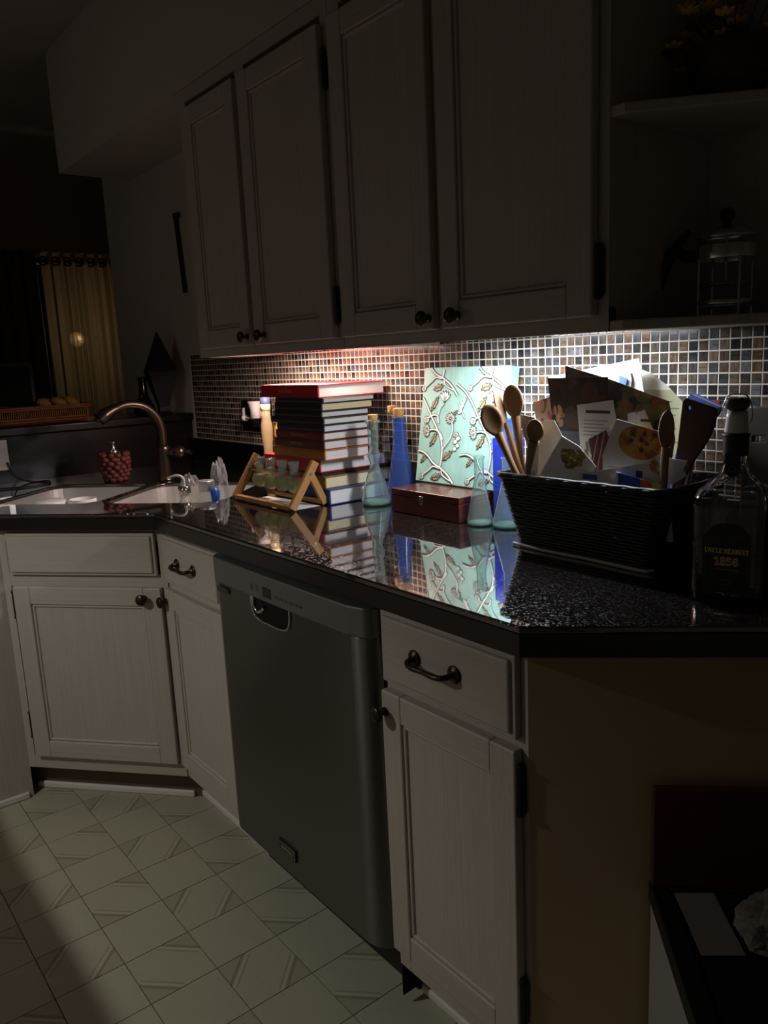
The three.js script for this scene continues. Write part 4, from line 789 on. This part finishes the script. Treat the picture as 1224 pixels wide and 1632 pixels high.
{
  const slab = (name, label, mat, z0, z1, pts, lean) => { const s = new THREE.Shape(pts.map(([x, y]) => new THREE.Vector2(x, y))); const g = clean(new THREE.ExtrudeGeometry(s, { depth: z1 - z0, bevelEnabled: false })); g.translate(0, 0, z0); return g; };
  const b = thing('notebook', 'blue covered notebook at the right rear of the basket', 'notebook', [0, 0, 0]);
  obj('cover', slab('', '', 0, 0.128, 0.1295, [[1.052, 1.229], [1.108, 1.207], [1.1, 1.19], [1.06, 1.15], [1.03, 1.0], [1.0, 1.0]]), std({ color: 0x3f66c0, roughness: 0.5 }), b);
  obj('pages', slab('', '', 0, 0.112, 0.1278, [[1.052, 1.2275], [1.106, 1.2055], [1.098, 1.19], [1.059, 1.15], [1.029, 1.0], [1.0, 1.0]]), M.pages, b);
  obj('back_cover', slab('', '', 0, 0.1105, 0.1118, [[1.052, 1.229], [1.108, 1.207], [1.1, 1.19], [1.06, 1.15], [1.03, 1.0], [1.0, 1.0]]), std({ color: 0x3f66c0, roughness: 0.5 }), b);
  const r = thing('notebook', 'red notebook behind the blue one at the right rear of the basket', 'notebook', [0, 0, 0]);
  obj('cover', slab('', '', 0, 0.098, 0.1, [[1.05, 1.216], [1.094, 1.216], [1.092, 1.2], [1.055, 1.17], [1.03, 1.0], [1.0, 1.0]]), std({ color: 0xc23a3c, roughness: 0.5 }), r);
  obj('pages', slab('', '', 0, 0.09, 0.0978, [[1.05, 1.2145], [1.092, 1.2145], [1.09, 1.2], [1.053, 1.17], [1.028, 1.0], [1.0, 1.0]]), M.pages, r);
  const c = thing('cutting_board', 'grey board standing against the wall between basket and whiskey bottle', 'board', [0, 0, 0]);
  const cs = new THREE.Shape(); cs.moveTo(1.106, YC + 0.001); cs.lineTo(1.106, 1.19); cs.quadraticCurveTo(1.106, 1.197, 1.113, 1.198); cs.lineTo(1.163, 1.203); cs.lineTo(1.168, YC + 0.001); cs.closePath();
  const hl = new THREE.Path(); hl.moveTo(1.125, 1.135); hl.lineTo(1.15, 1.137); hl.lineTo(1.15, 1.148); hl.lineTo(1.125, 1.146); hl.closePath(); cs.holes.push(hl);
  obj('board', plate(cs, 0.012, 0.002).translate(0, 0, 0.024), std({ color: 0x3d3a31, roughness: 0.7 }), c);
}
// wooden spoons and turner
function spoon(label, bowl0, rx, ry, foot, z, rot, depthScale = 0.35, mat = M.spoon) {
  const t = thing('wooden_spoon', label, 'spoon', [0, 0, 0]);
  const [bx, by] = bowl0, [fx, fy] = foot, zf = z + 0.0;
  const dir = new THREE.Vector2(fx - bx, fy - by).normalize(), g = new THREE.SphereGeometry(1, 28, 20); const p = g.attributes.position;
  for (let i = 0; i < p.count; i++) { let x = p.getX(i), y = p.getY(i), w = p.getZ(i); const tp = y < 0 ? 1 - 0.35 * y * y : 1; const hollow = w > 0 ? 0.25 * w - 0.5 * Math.max(0, 1 - (x * x + y * y) * 1.5) * 0.5 : w; p.setXYZ(i, x * rx * tp, y * ry, hollow * rx * depthScale * 1.6); }
  g.computeVertexNormals();
  const a = Math.atan2(dir.x, -dir.y); g.rotateY(rot); g.rotateZ(a); g.translate(bx, by, z);
  obj('bowl', g, mat, t);
  const sx = bx + dir.x * ry * 0.86, sy = by + dir.y * ry * 0.86, L = Math.hypot(fx - sx, fy - sy), ex = sx + (fx - sx) * (L + 0.1) / L, ey = Math.max(0.945, sy + (fy - sy) * (L + 0.1) / L);
  obj('handle', taperTube([[sx, sy, z - 0.001], [(sx + fx) / 2, (sy + fy) / 2, z], [fx, fy, z], [Math.min(Math.max(ex, 0.775), 1.04), ey, z - 0.012]], [Math.min(rx * 0.55, 0.011), 0.0075, 0.0062, 0.006], 30, 12, 0.8), mat, t);
  return t;
}
spoon('wooden spoon with its bowl leaning furthest left out of the basket', [0.682, 1.1795], 0.0235, 0.038, [0.743, 1.079], 0.264, 0.5, 0.5);
spoon('large dark wooden spoon second from the left in the basket', [0.709, 1.217], 0.0235, 0.036, [0.733, 1.085], 0.229, 0.25, 0.4);
spoon('thin wooden spoon seen edge-on between the two left spoons', [0.687, 1.205], 0.012, 0.04, [0.737, 1.08], 0.243, 1.45, 0.5);
spoon('small dark wooden spoon in front of the white sheets', [0.804, 1.163], 0.0215, 0.024, [0.786, 1.08], 0.272, 0.0, 0.4);
spoon('pale wooden spoon seen side-on beside the dark turner', [1.09, 1.176], 0.014, 0.034, [1.085, 1.074], 0.262, 1.0, 0.5);
{
  const t = thing('wooden_turner', 'dark reddish-brown wooden turner with a hole, at the right of the basket', 'spatula', [0, 0, 0]);
  const s = new THREE.Shape(); s.moveTo(1.084, 1.219); s.quadraticCurveTo(1.085, 1.229, 1.094, 1.226); s.lineTo(1.142, 1.212); s.quadraticCurveTo(1.149, 1.209, 1.148, 1.202); s.quadraticCurveTo(1.145, 1.172, 1.126, 1.143); s.quadraticCurveTo(1.102, 1.11, 1.09, 1.08); s.lineTo(1.056, 0.955); s.lineTo(1.045, 0.957); s.lineTo(1.07, 1.08); s.quadraticCurveTo(1.076, 1.14, 1.084, 1.219);
  const h = new THREE.Path(); h.absarc(1.097, 1.21, 0.0035, 0, 6.283); s.holes.push(h);
  const g = plate(s, 0.007, 0.002); g.translate(0, 0, 0.2);
  obj('blade', boxUV(g), M.turner, t);
}

// ------------------------------------------------------------------ whiskey bottle at the right edge
{
  const t = thing('whiskey_bottle', 'large square-shouldered clear whiskey bottle with a black label and gold lettering', 'bottle', [1.237, YC, 0.306], 0.3);
  const w = 0.108, d = 0.084, sec = (k, r) => roundRect(w * k, d * k, r);
  const layers = [[0, 0.96], [0.004, 1], [0.152, 1], [0.166, 0.97], [0.178, 0.86], [0.187, 0.66], [0.2, 0.42], [0.215, 0.335]];
  const mk = (inset, ls, cap0, cap1, flip) => {            // loft of rounded rectangles
    const N = 48, rings = ls.map(([y, k]) => { const rr = Math.min(0.014 + (1 - k) * 0.03, Math.min(w, d) * k / 2 - 0.0005), a = w * k / 2 - inset, b = d * k / 2 - inset, r = Math.max(rr - inset, 0.002), P = [];
      const c = [[a - r, b - r, 0], [-a + r, b - r, Math.PI / 2], [-a + r, -b + r, Math.PI], [a - r, -b + r, 1.5 * Math.PI]];
      for (const [cx, cz, a0] of c) for (let i = 0; i < N / 4; i++) { const q = a0 + i / (N / 4 - 1) * Math.PI / 2; P.push([cx + r * Math.cos(q), y, cz + r * Math.sin(q)]); } return P; });
    const v = []; for (let k = 0; k + 1 < rings.length; k++) for (let i = 0; i < N; i++) { const j = (i + 1) % N, A = rings[k][i], B = rings[k][j], C2 = rings[k + 1][j], D = rings[k + 1][i]; flip ? v.push(...A, ...B, ...C2, ...A, ...C2, ...D) : v.push(...A, ...C2, ...B, ...A, ...D, ...C2); }
    const cap = (R, up) => { const cx = [0, R[0][1], 0]; for (let i = 0; i < N; i++) { const j = (i + 1) % N; (up !== !!flip) ? v.push(...cx, ...R[j], ...R[i]) : v.push(...cx, ...R[i], ...R[j]); } };
    if (cap0) cap(rings[0], false); if (cap1) cap(rings[rings.length - 1], true);
    const g = new THREE.BufferGeometry(); g.setAttribute('position', new THREE.Float32BufferAttribute(v, 3)); g.computeVertexNormals(); return g;
  };
  obj('glass_body', [mk(0, layers, true, true), mk(0.004, [[0.012, 0.98], ...layers.slice(1).map(([y, k]) => [y === 0.004 ? 0.016 : y - 0.003, k])], true, true, true), lathe([[0.0, 0.214], [0.0165, 0.214], [0.0165, 0.255], [0, 0.255]], 32)], phys({ color: 0xffffff, transmission: 1, roughness: 0.02, ior: 1.46, thickness: 0.004, attenuationColor: new THREE.Color(0xc2c9c0), attenuationDistance: 0.05 }), t);
  obj('neck_band', lathe([[0.017, 0.2265], [0.0185, 0.2275], [0.0185, 0.2555], [0.02, 0.258], [0.02, 0.2605], [0, 0.2605]], 32), M.black, t);
  obj('collar', lathe([[0, 0.261], [0.0165, 0.261], [0.0175, 0.264], [0.0155, 0.285], [0.0145, 0.295], [0, 0.295]], 32), std({ color: 0xd9dad7, roughness: 0.4 }), t);
  obj('stopper', lathe([[0, 0.2955], [0.012, 0.2955], [0.0175, 0.301], [0.018, 0.311], [0.0155, 0.314], [0, 0.3145]], 28), std({ color: 0x3c3834, roughness: 0.5 }), t);
  obj('wire_bail', [tube([[0.0185, 0.275, 0], [0.0215, 0.285, 0], [0.0195, 0.305, 0], [0.012, 0.318, 0], [-0.012, 0.318, 0], [-0.0195, 0.305, 0], [-0.0215, 0.285, 0], [-0.0185, 0.275, 0]], 0.001, 40, 6)], M.nickel, t);
  const lab = roundRect(0.066, 0.1, 0.008, 0, 0); const lg = new THREE.Shape(); lg.moveTo(-0.034, 0.018); lg.lineTo(0.034, 0.018); lg.lineTo(0.034, 0.108); lg.bezierCurveTo(0.028, 0.11, 0.026, 0.128, 0, 0.128); lg.bezierCurveTo(-0.026, 0.128, -0.028, 0.11, -0.034, 0.108); lg.closePath();
  const g = clean(plate(lg, 0.0006)); { const p = g.attributes.position, uv = g.attributes.uv; for (let i = 0; i < p.count; i++) uv.setXY(i, (p.getX(i) + 0.034) / 0.068, (p.getY(i) - 0.018) / 0.11); } g.translate(0, 0, d / 2 + 0.0002);
  const lt = canvasTex(512, 768, (c, W2, H2) => { c.fillStyle = '#0c0a08'; c.fillRect(0, 0, W2, H2); c.strokeStyle = '#4a3a1a'; c.lineWidth = 6; c.strokeRect(24, 150, W2 - 48, H2 - 190); c.fillStyle = '#ffd987'; c.textAlign = 'center'; c.font = 'bold 72px serif'; c.save(); c.translate(W2 / 2, 330); c.scale(0.78, 1); c.fillText('UNCLE NEAREST', 0, 0); c.restore(); c.font = 'bold 120px serif'; c.strokeStyle = '#f0c878'; c.lineWidth = 6; c.strokeText('1856', W2 / 2, 460); c.fillStyle = '#6b5a3a'; c.fillRect(120, 500, W2 - 240, 14); c.beginPath(); c.ellipse(W2 / 2, 650, 60, 34, 0, 0, 7); c.strokeStyle = '#7a6232'; c.lineWidth = 5; c.stroke(); });
  obj('label', g, std({ map: lt, roughness: 0.45 }), t);
  const sg = plate((() => { const s = new THREE.Shape(); s.moveTo(-0.011, 0); s.lineTo(0.011, 0); s.lineTo(0.011, -0.022); s.absarc(0, -0.026, 0.011, 0, -Math.PI, true); s.closePath(); return s; })(), 0.001).translate(0, 0.232, 0.0178);
  const st = obj('neck_tag', sg, M.black, t);
  obj('seal', [new THREE.TorusGeometry(0.0045, 0.0008, 6, 18).translate(0, 0.208, 0.0192)], std({ color: 0x8f7434, metalness: 0.8, roughness: 0.4 }), st);
}

// ------------------------------------------------------------------ things in and around the sink
{
  const [x, z] = diag(0.5, 0.262);
  const t = thing('white_container', 'white plastic tub upside down in the left sink bowl', 'container', [x, 0.7005, z]);
  obj('body', lathe([[0, 0], [0.062, 0], [0.06, 0.004], [0.052, 0.206], [0.046, 0.216], [0, 0.218]], 36), M.white, t);
  obj('lip', lathe([[0.0605, 0.0005], [0.066, 0.0005], [0.066, 0.008], [0.061, 0.009]], 36), M.white, t);
}
{
  const [x, z] = diag(0.405, 0.3);
  const t = thing('white_cup', 'white cup lying tilted in the left sink bowl beside the tub', 'cup', [x, 0.7005, z]);
  obj('body', lathe([[0, 0], [0.03, 0], [0.032, 0.004], [0.043, 0.19], [0.0435, 0.213], [0.041, 0.213], [0.04, 0.19], [0.0285, 0.008], [0, 0.007]], 32), M.white, t);
}
{
  const t = thing('glass_jar', 'glass jar with a silver screw lid standing in the right sink bowl', 'jar', [-0.447, 0.7005, 0.392]);
  obj('glass_body', lathe([[0, 0], [0.03, 0], [0.033, 0.004], [0.033, 0.205], [0.024, 0.222], [0.024, 0.232], [0, 0.232]], 32), M.glass, t);
  const l = obj('lid', [lathe([[0, 0.2325], [0.0255, 0.2325], [0.026, 0.264], [0.0245, 0.266], [0, 0.266]], 36)], std({ color: 0xd8d8d6, metalness: 0.85, roughness: 0.38 }), t);
}
{
  const t = thing('pump_bottle', 'pump bottle with ribbed silver collar and white spout in the right sink bowl', 'bottle', [-0.492, 0.7005, 0.446]);
  obj('body', lathe([[0, 0], [0.024, 0], [0.026, 0.004], [0.026, 0.19], [0.014, 0.21], [0.014, 0.226], [0, 0.226]], 28), phys({ color: 0xf3efe2, transmission: 0.6, roughness: 0.2, thickness: 0.02 }), t);
  const ribs = []; for (let k = 0; k < 18; k++) { const a = k / 18 * 6.283; ribs.push(box(0.002, 0.022, 0.002, Math.cos(a) * 0.0185, 0.2275, Math.sin(a) * 0.0185)); }
  obj('collar', [lathe([[0, 0.2265], [0.018, 0.2265], [0.018, 0.25], [0, 0.25]], 28), ...ribs], M.chrome, t);
  obj('spout', [taperTube([[0, 0.25, 0], [0, 0.272, 0], [-0.006, 0.282, 0.006], [-0.022, 0.284, 0.02], [-0.04, 0.276, 0.036]], [0.0045, 0.004, 0.004, 0.0035, 0.003], 30, 10)], std({ color: 0xa8a7a0, roughness: 0.5 }), t);
}
function crumple(name, label, p, sx, sy, sz, mat, sd, y0) {
  const g = new THREE.IcosahedronGeometry(1, 9), q = g.attributes.position;
  for (let i = 0; i < q.count; i++) { const x = q.getX(i), y = q.getY(i), z = q.getZ(i); const n = 1 + 0.42 * noise.noise(x * 1.6 + sd, y * 1.6, z * 1.6) + 0.2 * Math.abs(noise.noise(x * 4 + sd, y * 4, z * 4)) + 0.03 * noise.noise(x * 11, y * 11 + sd, z * 11); q.setXYZ(i, x * n * sx, y * n * sy, z * n * sz); }
  g.computeVertexNormals(); g.computeBoundingBox(); g.translate(0, -g.boundingBox.min.y, 0);
  const m = obj(name, g, mat); m.position.set(p[0], y0 ?? YC, p[2]); return tag(m, label, 'bag');
}
crumple('plastic_bag', 'crumpled cloudy plastic bag rising out of the right sink bowl', [-0.545, 0, 0.402], 0.036, 0.125, 0.036, phys({ color: 0xf4f6f2, transmission: 0.9, roughness: 0.15, ior: 1.3, thickness: 0, side: THREE.DoubleSide }), 3.1, 0.7005);
crumple('plastic_bag', 'crumpled clear cellophane with a blue print behind the silver-lidded jar', [-0.47, 0, 0.334], 0.03, 0.14, 0.03, phys({ color: 0xeef2f6, transmission: 0.85, roughness: 0.12, ior: 1.35, thickness: 0, side: THREE.DoubleSide }), 8.4, 0.7005);
{
  const t = thing('blue_wrapper', 'blue plastic wrapper beside the silver-lidded jar in the sink', 'wrapper', [-0.405, 0.7005, 0.384]);
  obj('film', [lathe([[0, 0], [0.014, 0], [0.017, 0.1], [0.012, 0.2], [0.016, 0.236], [0.004, 0.244]], 9)], phys({ color: 0x2f66c9, roughness: 0.3, transmission: 0.3, side: THREE.DoubleSide }), t);
}
{
  const t = thing('outlet', 'bright metal outlet cover on the granite behind the sink at the left edge', 'outlet', [PONY, 0.97, 0.79]);
  obj('cover_plate', spanBox(0.0005, 0.006, 0, 0.115, -0.04, 0.04, 0.002), M.nickel, t);
  obj('socket', spanBox(0.004, 0.008, 0.035, 0.08, -0.018, 0.018, 0.002), M.white, t);
}
tag(obj('black_cable', tube([[PONY + 0.012, 1.0, 0.76], [PONY + 0.03, 0.945, 0.74], [PONY + 0.06, YC + 0.0035, 0.7], [-1.26, YC + 0.0035, 0.65], [-1.19, YC + 0.0035, 0.665], [-1.17, YC + 0.0035, 0.75], [-1.2, YC + 0.0035, 0.86], [-1.22, YC + 0.0035, 1.05]], 0.003, 70, 8), M.black), 'thin black cable looping over the counter left of the sink', 'cable');

// ------------------------------------------------------------------ things on the ledge and in the nook
{
  const t = thing('wicker_tray', 'low wicker tray of bread rolls on the granite ledge', 'basket', [-1.51, 1.1285, 0.6]);
  const hx = 0.12, hz = 0.175, gs = [], rail = (k, y) => tube([[-hx * k, y, -hz * k], [0, y, -hz * k * 1.02], [hx * k, y, -hz * k], [hx * k * 1.02, y, 0], [hx * k, y, hz * k], [0, y, hz * k * 1.02], [-hx * k, y, hz * k], [-hx * k * 1.02, y, 0]], 0.005, 90, 7, true);
  obj('base', box(hx * 1.8, 0.008, hz * 1.85, 0, 0.001, 0, 0.003), std({ color: 0x6b3f1c, roughness: 0.6 }), t);
  obj('rim', [rail(0.95, 0.012), rail(0.97, 0.022), rail(1.02, 0.058), rail(1.03, 0.066)], std({ color: 0x7c4a22, roughness: 0.6 }), t);
  for (let i = 0; i < 44; i++) { const z = -hz * 0.97 + 2 * hz * 0.97 * i / 43; gs.push(new THREE.CylinderGeometry(0.0022, 0.0022, 0.046, 6).translate(hx * 0.99, 0.038, z), new THREE.CylinderGeometry(0.0022, 0.0022, 0.046, 6).translate(-hx * 0.99, 0.038, z)); }
  for (let i = 0; i < 24; i++) { const x = -hx * 0.95 + 2 * hx * 0.95 * i / 23; gs.push(new THREE.CylinderGeometry(0.0022, 0.0022, 0.046, 6).translate(x, 0.038, hz * 0.99), new THREE.CylinderGeometry(0.0022, 0.0022, 0.046, 6).translate(x, 0.038, -hz * 0.99)); }
  obj('spokes', gs, std({ color: 0x8f5a2c, roughness: 0.6 }), t);
}
[[-0.045, 'bread roll nearest the dark screen in the wicker tray', 0.5, -1.47], [0, 'middle bread roll in the wicker tray', 0.3, -1.5], [-0.1, 'bread roll at the right end of the wicker tray', 0.6, -1.49], [-0.075, 'bread roll tucked at the back of the wicker tray', -0.3, -1.555]].forEach(([dz, label, a, x], i) => {
  const g = new THREE.SphereGeometry(1, 26, 18), p = g.attributes.position; for (let k = 0; k < p.count; k++) { const y = p.getY(k); p.setXYZ(k, p.getX(k) * 0.025, y * 0.022 * (y < 0 ? 0.8 : 1), p.getZ(k) * 0.034); } g.rotateX(-a); g.computeVertexNormals();
  const m = obj('bread_roll', g, std({ color: 0x9a7434, roughness: 0.7 })); m.position.set(x, 1.1655 + 0.036, 0.555 + dz); tag(m, label, 'bread', 'bread rolls in the tray');
});
{
  const t = thing('small_screen', 'small dark screen standing behind the wicker tray at the left edge', 'screen', [-1.66, 1.1285, 0.72], 1.45);
  obj('housing', [new RoundedBoxGeometry(0.34, 0.235, 0.03, 3, 0.006).translate(0, 0.1275, 0)], M.black, t);
  obj('display', [box(0.31, 0.2, 0.002, 0, 0.026, 0.0155)], M.blackGloss, t);
  obj('foot', [box(0.18, 0.01, 0.06, 0, 0, 0, 0.003)], M.black, t);
}
{
  const t = thing('black_vase', 'tall black diamond-shaped vase on the ledge against the wall corner', 'vase', [-1.435, 1.1285, 0.09], 0.6);
  const g4 = (pts) => { const g = lathe(pts, 4); return clean(g); };
  const b = g4([[0, 0], [0.045, 0], [0.03, 0.012], [0.03, 0.03], [0.083, 0.178], [0.004, 0.342], [0, 0.343]]); b.computeVertexNormals();
  obj('body', b, std({ color: 0x030303, roughness: 0.6, flatShading: true }), t);
}
{
  const t = thing('black_jug', 'small glossy black jug at the foot of the diamond-shaped vase', 'jug', [-1.44, 1.1285, 0.172]);
  obj('body', lathe([[0, 0], [0.035, 0], [0.046, 0.012], [0.044, 0.03], [0.028, 0.06], [0.018, 0.085], [0.016, 0.14], [0.02, 0.158], [0.017, 0.16], [0, 0.15]], 32), M.blackGloss, t);
}
{
  const t = thing('wall_bar', 'slim black bar mounted upright on the wall left of the wall cabinets', 'bar', [-1.289, 1.62, 0]);
  const bar = box(0.017, 0.31, 0.012, 0, 0, 0.012, 0.003); bar.rotateZ(0.09); obj('bar', bar, M.black, t);
  obj('bracket', [box(0.045, 0.02, 0.012, -0.018, 0.295, 0.0125, 0.003), box(0.014, 0.014, 0.006, -0.002, 0.02, 0.003), box(0.014, 0.014, 0.006, -0.026, 0.28, 0.003)], M.black, t);
}
// curtains on grommets in front of the window
function curtain(label, z0, z1, col, trans, sd) {
  const t = thing('curtain', label, 'curtain', [WX + 0.06, 0, 0]);
  const n = 140, m = 12, y0 = 0.06, y1 = 2.06, g = new THREE.PlaneGeometry(1, 1, n, m), p = g.attributes.position;
  for (let i = 0; i < p.count; i++) { const u = p.getX(i) + 0.5, v = p.getY(i) + 0.5; const a = u * 7 * 2 * Math.PI; p.setXYZ(i, 0.03 * Math.sin(a) * (0.75 + 0.25 * v) + 0.008 * Math.sin(a * 2.3 + sd), y0 + (y1 - y0) * v, z0 + (z1 - z0) * u + 0.01 * (1 - v) * Math.sin(a * 0.7 + sd)); }
  g.computeVertexNormals();
  obj('cloth', g, phys({ color: col, roughness: 0.95, transmission: trans, thickness: 0, side: THREE.DoubleSide }), t);
  const rings = []; for (let k = 0; k < 14; k++) { const u = (k + 0.5) / 14; rings.push(new THREE.TorusGeometry(0.024, 0.006, 8, 20).rotateY(Math.PI / 2 * (k % 2 ? 0.72 : 1.28)).translate(0, 2.005, z0 + (z1 - z0) * u)); }
  obj('grommets', rings, M.black, t);
}
curtain('pale gold curtain lit from behind by the unseen lamp outside, at the right of the window', -0.56, -0.05, 0xb3a184, 0.5, 1);
curtain('dark curtain panel at the left of the window', -0.03, 0.62, 0x4a3c2e, 0.02, 4);
{
  const t = thing('curtain_rod', 'black rod carrying the nook curtains', 'rod', [WX + 0.06, 2.005, 0]);
  obj('rod', [new THREE.CylinderGeometry(0.011, 0.011, 1.75, 14).rotateX(Math.PI / 2).translate(0, 0, 0.17), new THREE.SphereGeometry(0.022, 16, 12).translate(0, 0, 1.05), new THREE.SphereGeometry(0.022, 16, 12).translate(0, 0, -0.71)], M.black, t);
  obj('bracket', [box(0.06, 0.014, 0.014, -0.03, -0.007, -0.66), box(0.06, 0.014, 0.014, -0.03, -0.007, 1.0)], M.black, t);
}

// ------------------------------------------------------------------ end shelf: coffee press and dried flowers
{
  const t = thing('coffee_press', 'glass coffee press with chrome frame and black handle on the open shelf', 'coffee press', [1.105, YU + 0.018, 0.115]);
  obj('beaker', lathe(skin([[0, 0.012], [0.042, 0.012], [0.045, 0.016], [0.045, 0.12], [0.048, 0.128]]), 40), M.glass, t);
  const legs = []; for (let k = 0; k < 4; k++) { const a = k / 4 * 6.283 + 0.6; legs.push(tube([[Math.cos(a) * 0.048, 0.002, Math.sin(a) * 0.048], [Math.cos(a) * 0.048, 0.06, Math.sin(a) * 0.048], [Math.cos(a) * 0.048, 0.1, Math.sin(a) * 0.048]], 0.0025, 10, 6)); }
  obj('frame', [lathe([[0.046, 0.096], [0.0495, 0.096], [0.0495, 0.118], [0.046, 0.118]], 40), lathe([[0.046, 0.018], [0.0495, 0.018], [0.0495, 0.026], [0.046, 0.026]], 40), ...legs], M.chrome, t);
  obj('lid', [lathe([[0, 0.1285], [0.049, 0.1285], [0.05, 0.134], [0.034, 0.146], [0.008, 0.15], [0, 0.15]], 40)], M.chrome, t);
  obj('knob', [lathe([[0, 0.15], [0.005, 0.15], [0.006, 0.158], [0.012, 0.164], [0.012, 0.174], [0.006, 0.18], [0, 0.18]], 24)], M.black, t);
  const h = obj('handle', [taperTube([[-0.05, 0.106, 0.012], [-0.07, 0.11, 0.018], [-0.085, 0.124, 0.022]], [0.011, 0.01, 0.007], 16, 12), taperTube([[-0.06, 0.15, 0.016], [-0.082, 0.126, 0.022], [-0.1, 0.09, 0.028], [-0.115, 0.03, 0.034]], [0.004, 0.0095, 0.009, 0.007], 30, 12)], M.black, t);
  obj('plunger', [lathe([[0, 0.05], [0.042, 0.05], [0.042, 0.056], [0, 0.056]], 30), new THREE.CylinderGeometry(0.002, 0.002, 0.075, 8).translate(0, 0.0925, 0)], M.chrome, t);
}
{
  const t = thing('dried_flowers', 'dim bunch of yellow dried flowers in a bowl on the upper shelf', 'flowers', [1.105, 1.7065, 0.115]);
  obj('bowl', lathe([[0, 0], [0.04, 0], [0.07, 0.05], [0.075, 0.09], [0.07, 0.09], [0.062, 0.05], [0.035, 0.006], [0, 0.006]], 30), std({ color: 0x3b2a20, roughness: 0.5 }), t);
  const st = [], col = [[], []];
  for (let k = 0; k < 34; k++) {
    const a = rnd(0, 6.283), r = rnd(0.02, 0.095), y = rnd(0.1, 0.21) - r * 0.35, x = Math.cos(a) * r - 0.005, z = Math.sin(a) * r * 0.8 + 0.015; st.push(tube([[0.2 * x, 0.02, 0.2 * z], [0.6 * x, y * 0.6 + 0.02, 0.6 * z], [x, y, z]], 0.0012, 8, 5));
    for (let q = 0; q < 6; q++) { const b = q / 6 * 6.283; const pg = new THREE.SphereGeometry(0.009, 8, 6).scale(1, 0.35, 0.6).rotateZ(0.4).rotateY(b).translate(x + Math.cos(b) * 0.009, y + 0.002, z - Math.sin(b) * 0.009); col[k % 3 ? 0 : 1].push(pg); }
  }
  obj('stems', st, std({ color: 0x4d4a22, roughness: 0.8 }), t);
  obj('yellow_petals', col[0], std({ color: 0xe6bd4a, roughness: 0.8 }), t);
  obj('red_petals', col[1], std({ color: 0x5d2018, roughness: 0.8 }), t);
}

// ------------------------------------------------------------------ low chest of papers beside the end panel
{
  const c45 = Math.SQRT1_2, O = [1.2175, 0.4885];          // corner that touches the end panel; a runs away from the kitchen along the panel, b out from it
  const t = thing('storage_chest', 'low pale chest with a wide black rim in front of the tan end panel', 'chest', [O[0], 0, O[1]], Math.PI / 4);
  const L = 0.6, Dp = 0.36, H = 0.495;
  const pale = std({ color: 0x8d8a80, roughness: 0.7 });
  obj('side', spanBox(0.004, 0.02, 0.004, H - 0.03, 0.004, Dp - 0.004), pale, t);
  obj('side', spanBox(L - 0.02, L - 0.004, 0.004, H - 0.03, 0.004, Dp - 0.004), pale, t);
  obj('front', spanBox(0.02, L - 0.02, 0.004, H - 0.03, Dp - 0.02, Dp - 0.004), pale, t);
  obj('back', spanBox(0.02, L - 0.02, 0.004, H - 0.03, 0.004, 0.02), pale, t);
  obj('floor_board', spanBox(0.02, L - 0.02, 0.02, 0.035, 0.02, Dp - 0.02), pale, t);
  obj('lid_panel', spanBox(0.03, L - 0.045, H - 0.02, H - 0.006, 0.02, Dp - 0.03), M.black, t);
  obj('rim', [spanBox(0, 0.03, H - 0.03, H, 0, Dp, 0.003), spanBox(L - 0.045, L, H - 0.03, H, 0, Dp, 0.003), spanBox(0.03, L - 0.045, H - 0.03, H, 0, 0.02, 0.003), spanBox(0.03, L - 0.045, H - 0.03, H, Dp - 0.03, Dp, 0.003)], M.black, t);
  const bk = thing('red_board', 'dark reddish-brown board standing at the back of the low chest', 'board', [O[0], 0, O[1]], Math.PI / 4);
  const at45 = (a, b, y) => [O[0] + a * c45 + b * c45, y, O[1] - a * c45 + b * c45];
  bk.position.set(...at45(0.002, 0.011, H + 0.0005));
  obj('panel', box(0.5, 0.166, 0.014, 0.25, 0, 0, 0.003), std({ color: 0x4c1a10, roughness: 0.55 }), bk);
  const sheet = (a, b, w, d, rot, y, label, name, mat, curl) => {
    const g = new THREE.PlaneGeometry(w, d, 12, 12).rotateX(-Math.PI / 2), p = g.attributes.position; for (let i = 0; i < p.count; i++) p.setY(i, curl * (0.5 + 0.5 * noise.noise(p.getX(i) * 14 + a * 9, p.getZ(i) * 14, b * 7)) + 0.001); g.computeVertexNormals();
    const m = obj(name, g, mat); m.position.set(...at45(a, b, y)); m.rotation.y = Math.PI / 4 + rot; tag(m, label, 'paper');
  };
  const ps = std({ color: 0x6f675f, roughness: 0.8, side: THREE.DoubleSide });
  sheet(0.066, 0.09, 0.06, 0.13, 0.05, H - 0.0058, 'flat pale sheet lying at the left end of the low chest', 'paper_sheet', ps, 0.004);
  crumple('paper_bag', 'crumpled pale paper bag lying on the low chest', [at45(0.15, 0.12, 0)[0], 0, at45(0.15, 0.12, 0)[2]], 0.045, 0.026, 0.062, std({ color: 0x6a635b, roughness: 0.8 }), 5.5, H - 0.0055);
  crumple('paper_bag', 'smaller crumpled paper bag at the front of the low chest', [at45(0.19, 0.23, 0)[0], 0, at45(0.19, 0.23, 0)[2]], 0.045, 0.024, 0.03, std({ color: 0x645d56, roughness: 0.8 }), 1.7, H - 0.0055);
}

scene.traverse((o) => { if (o.isMesh) delete o.userData.base; });
renderer.render(scene, camera);
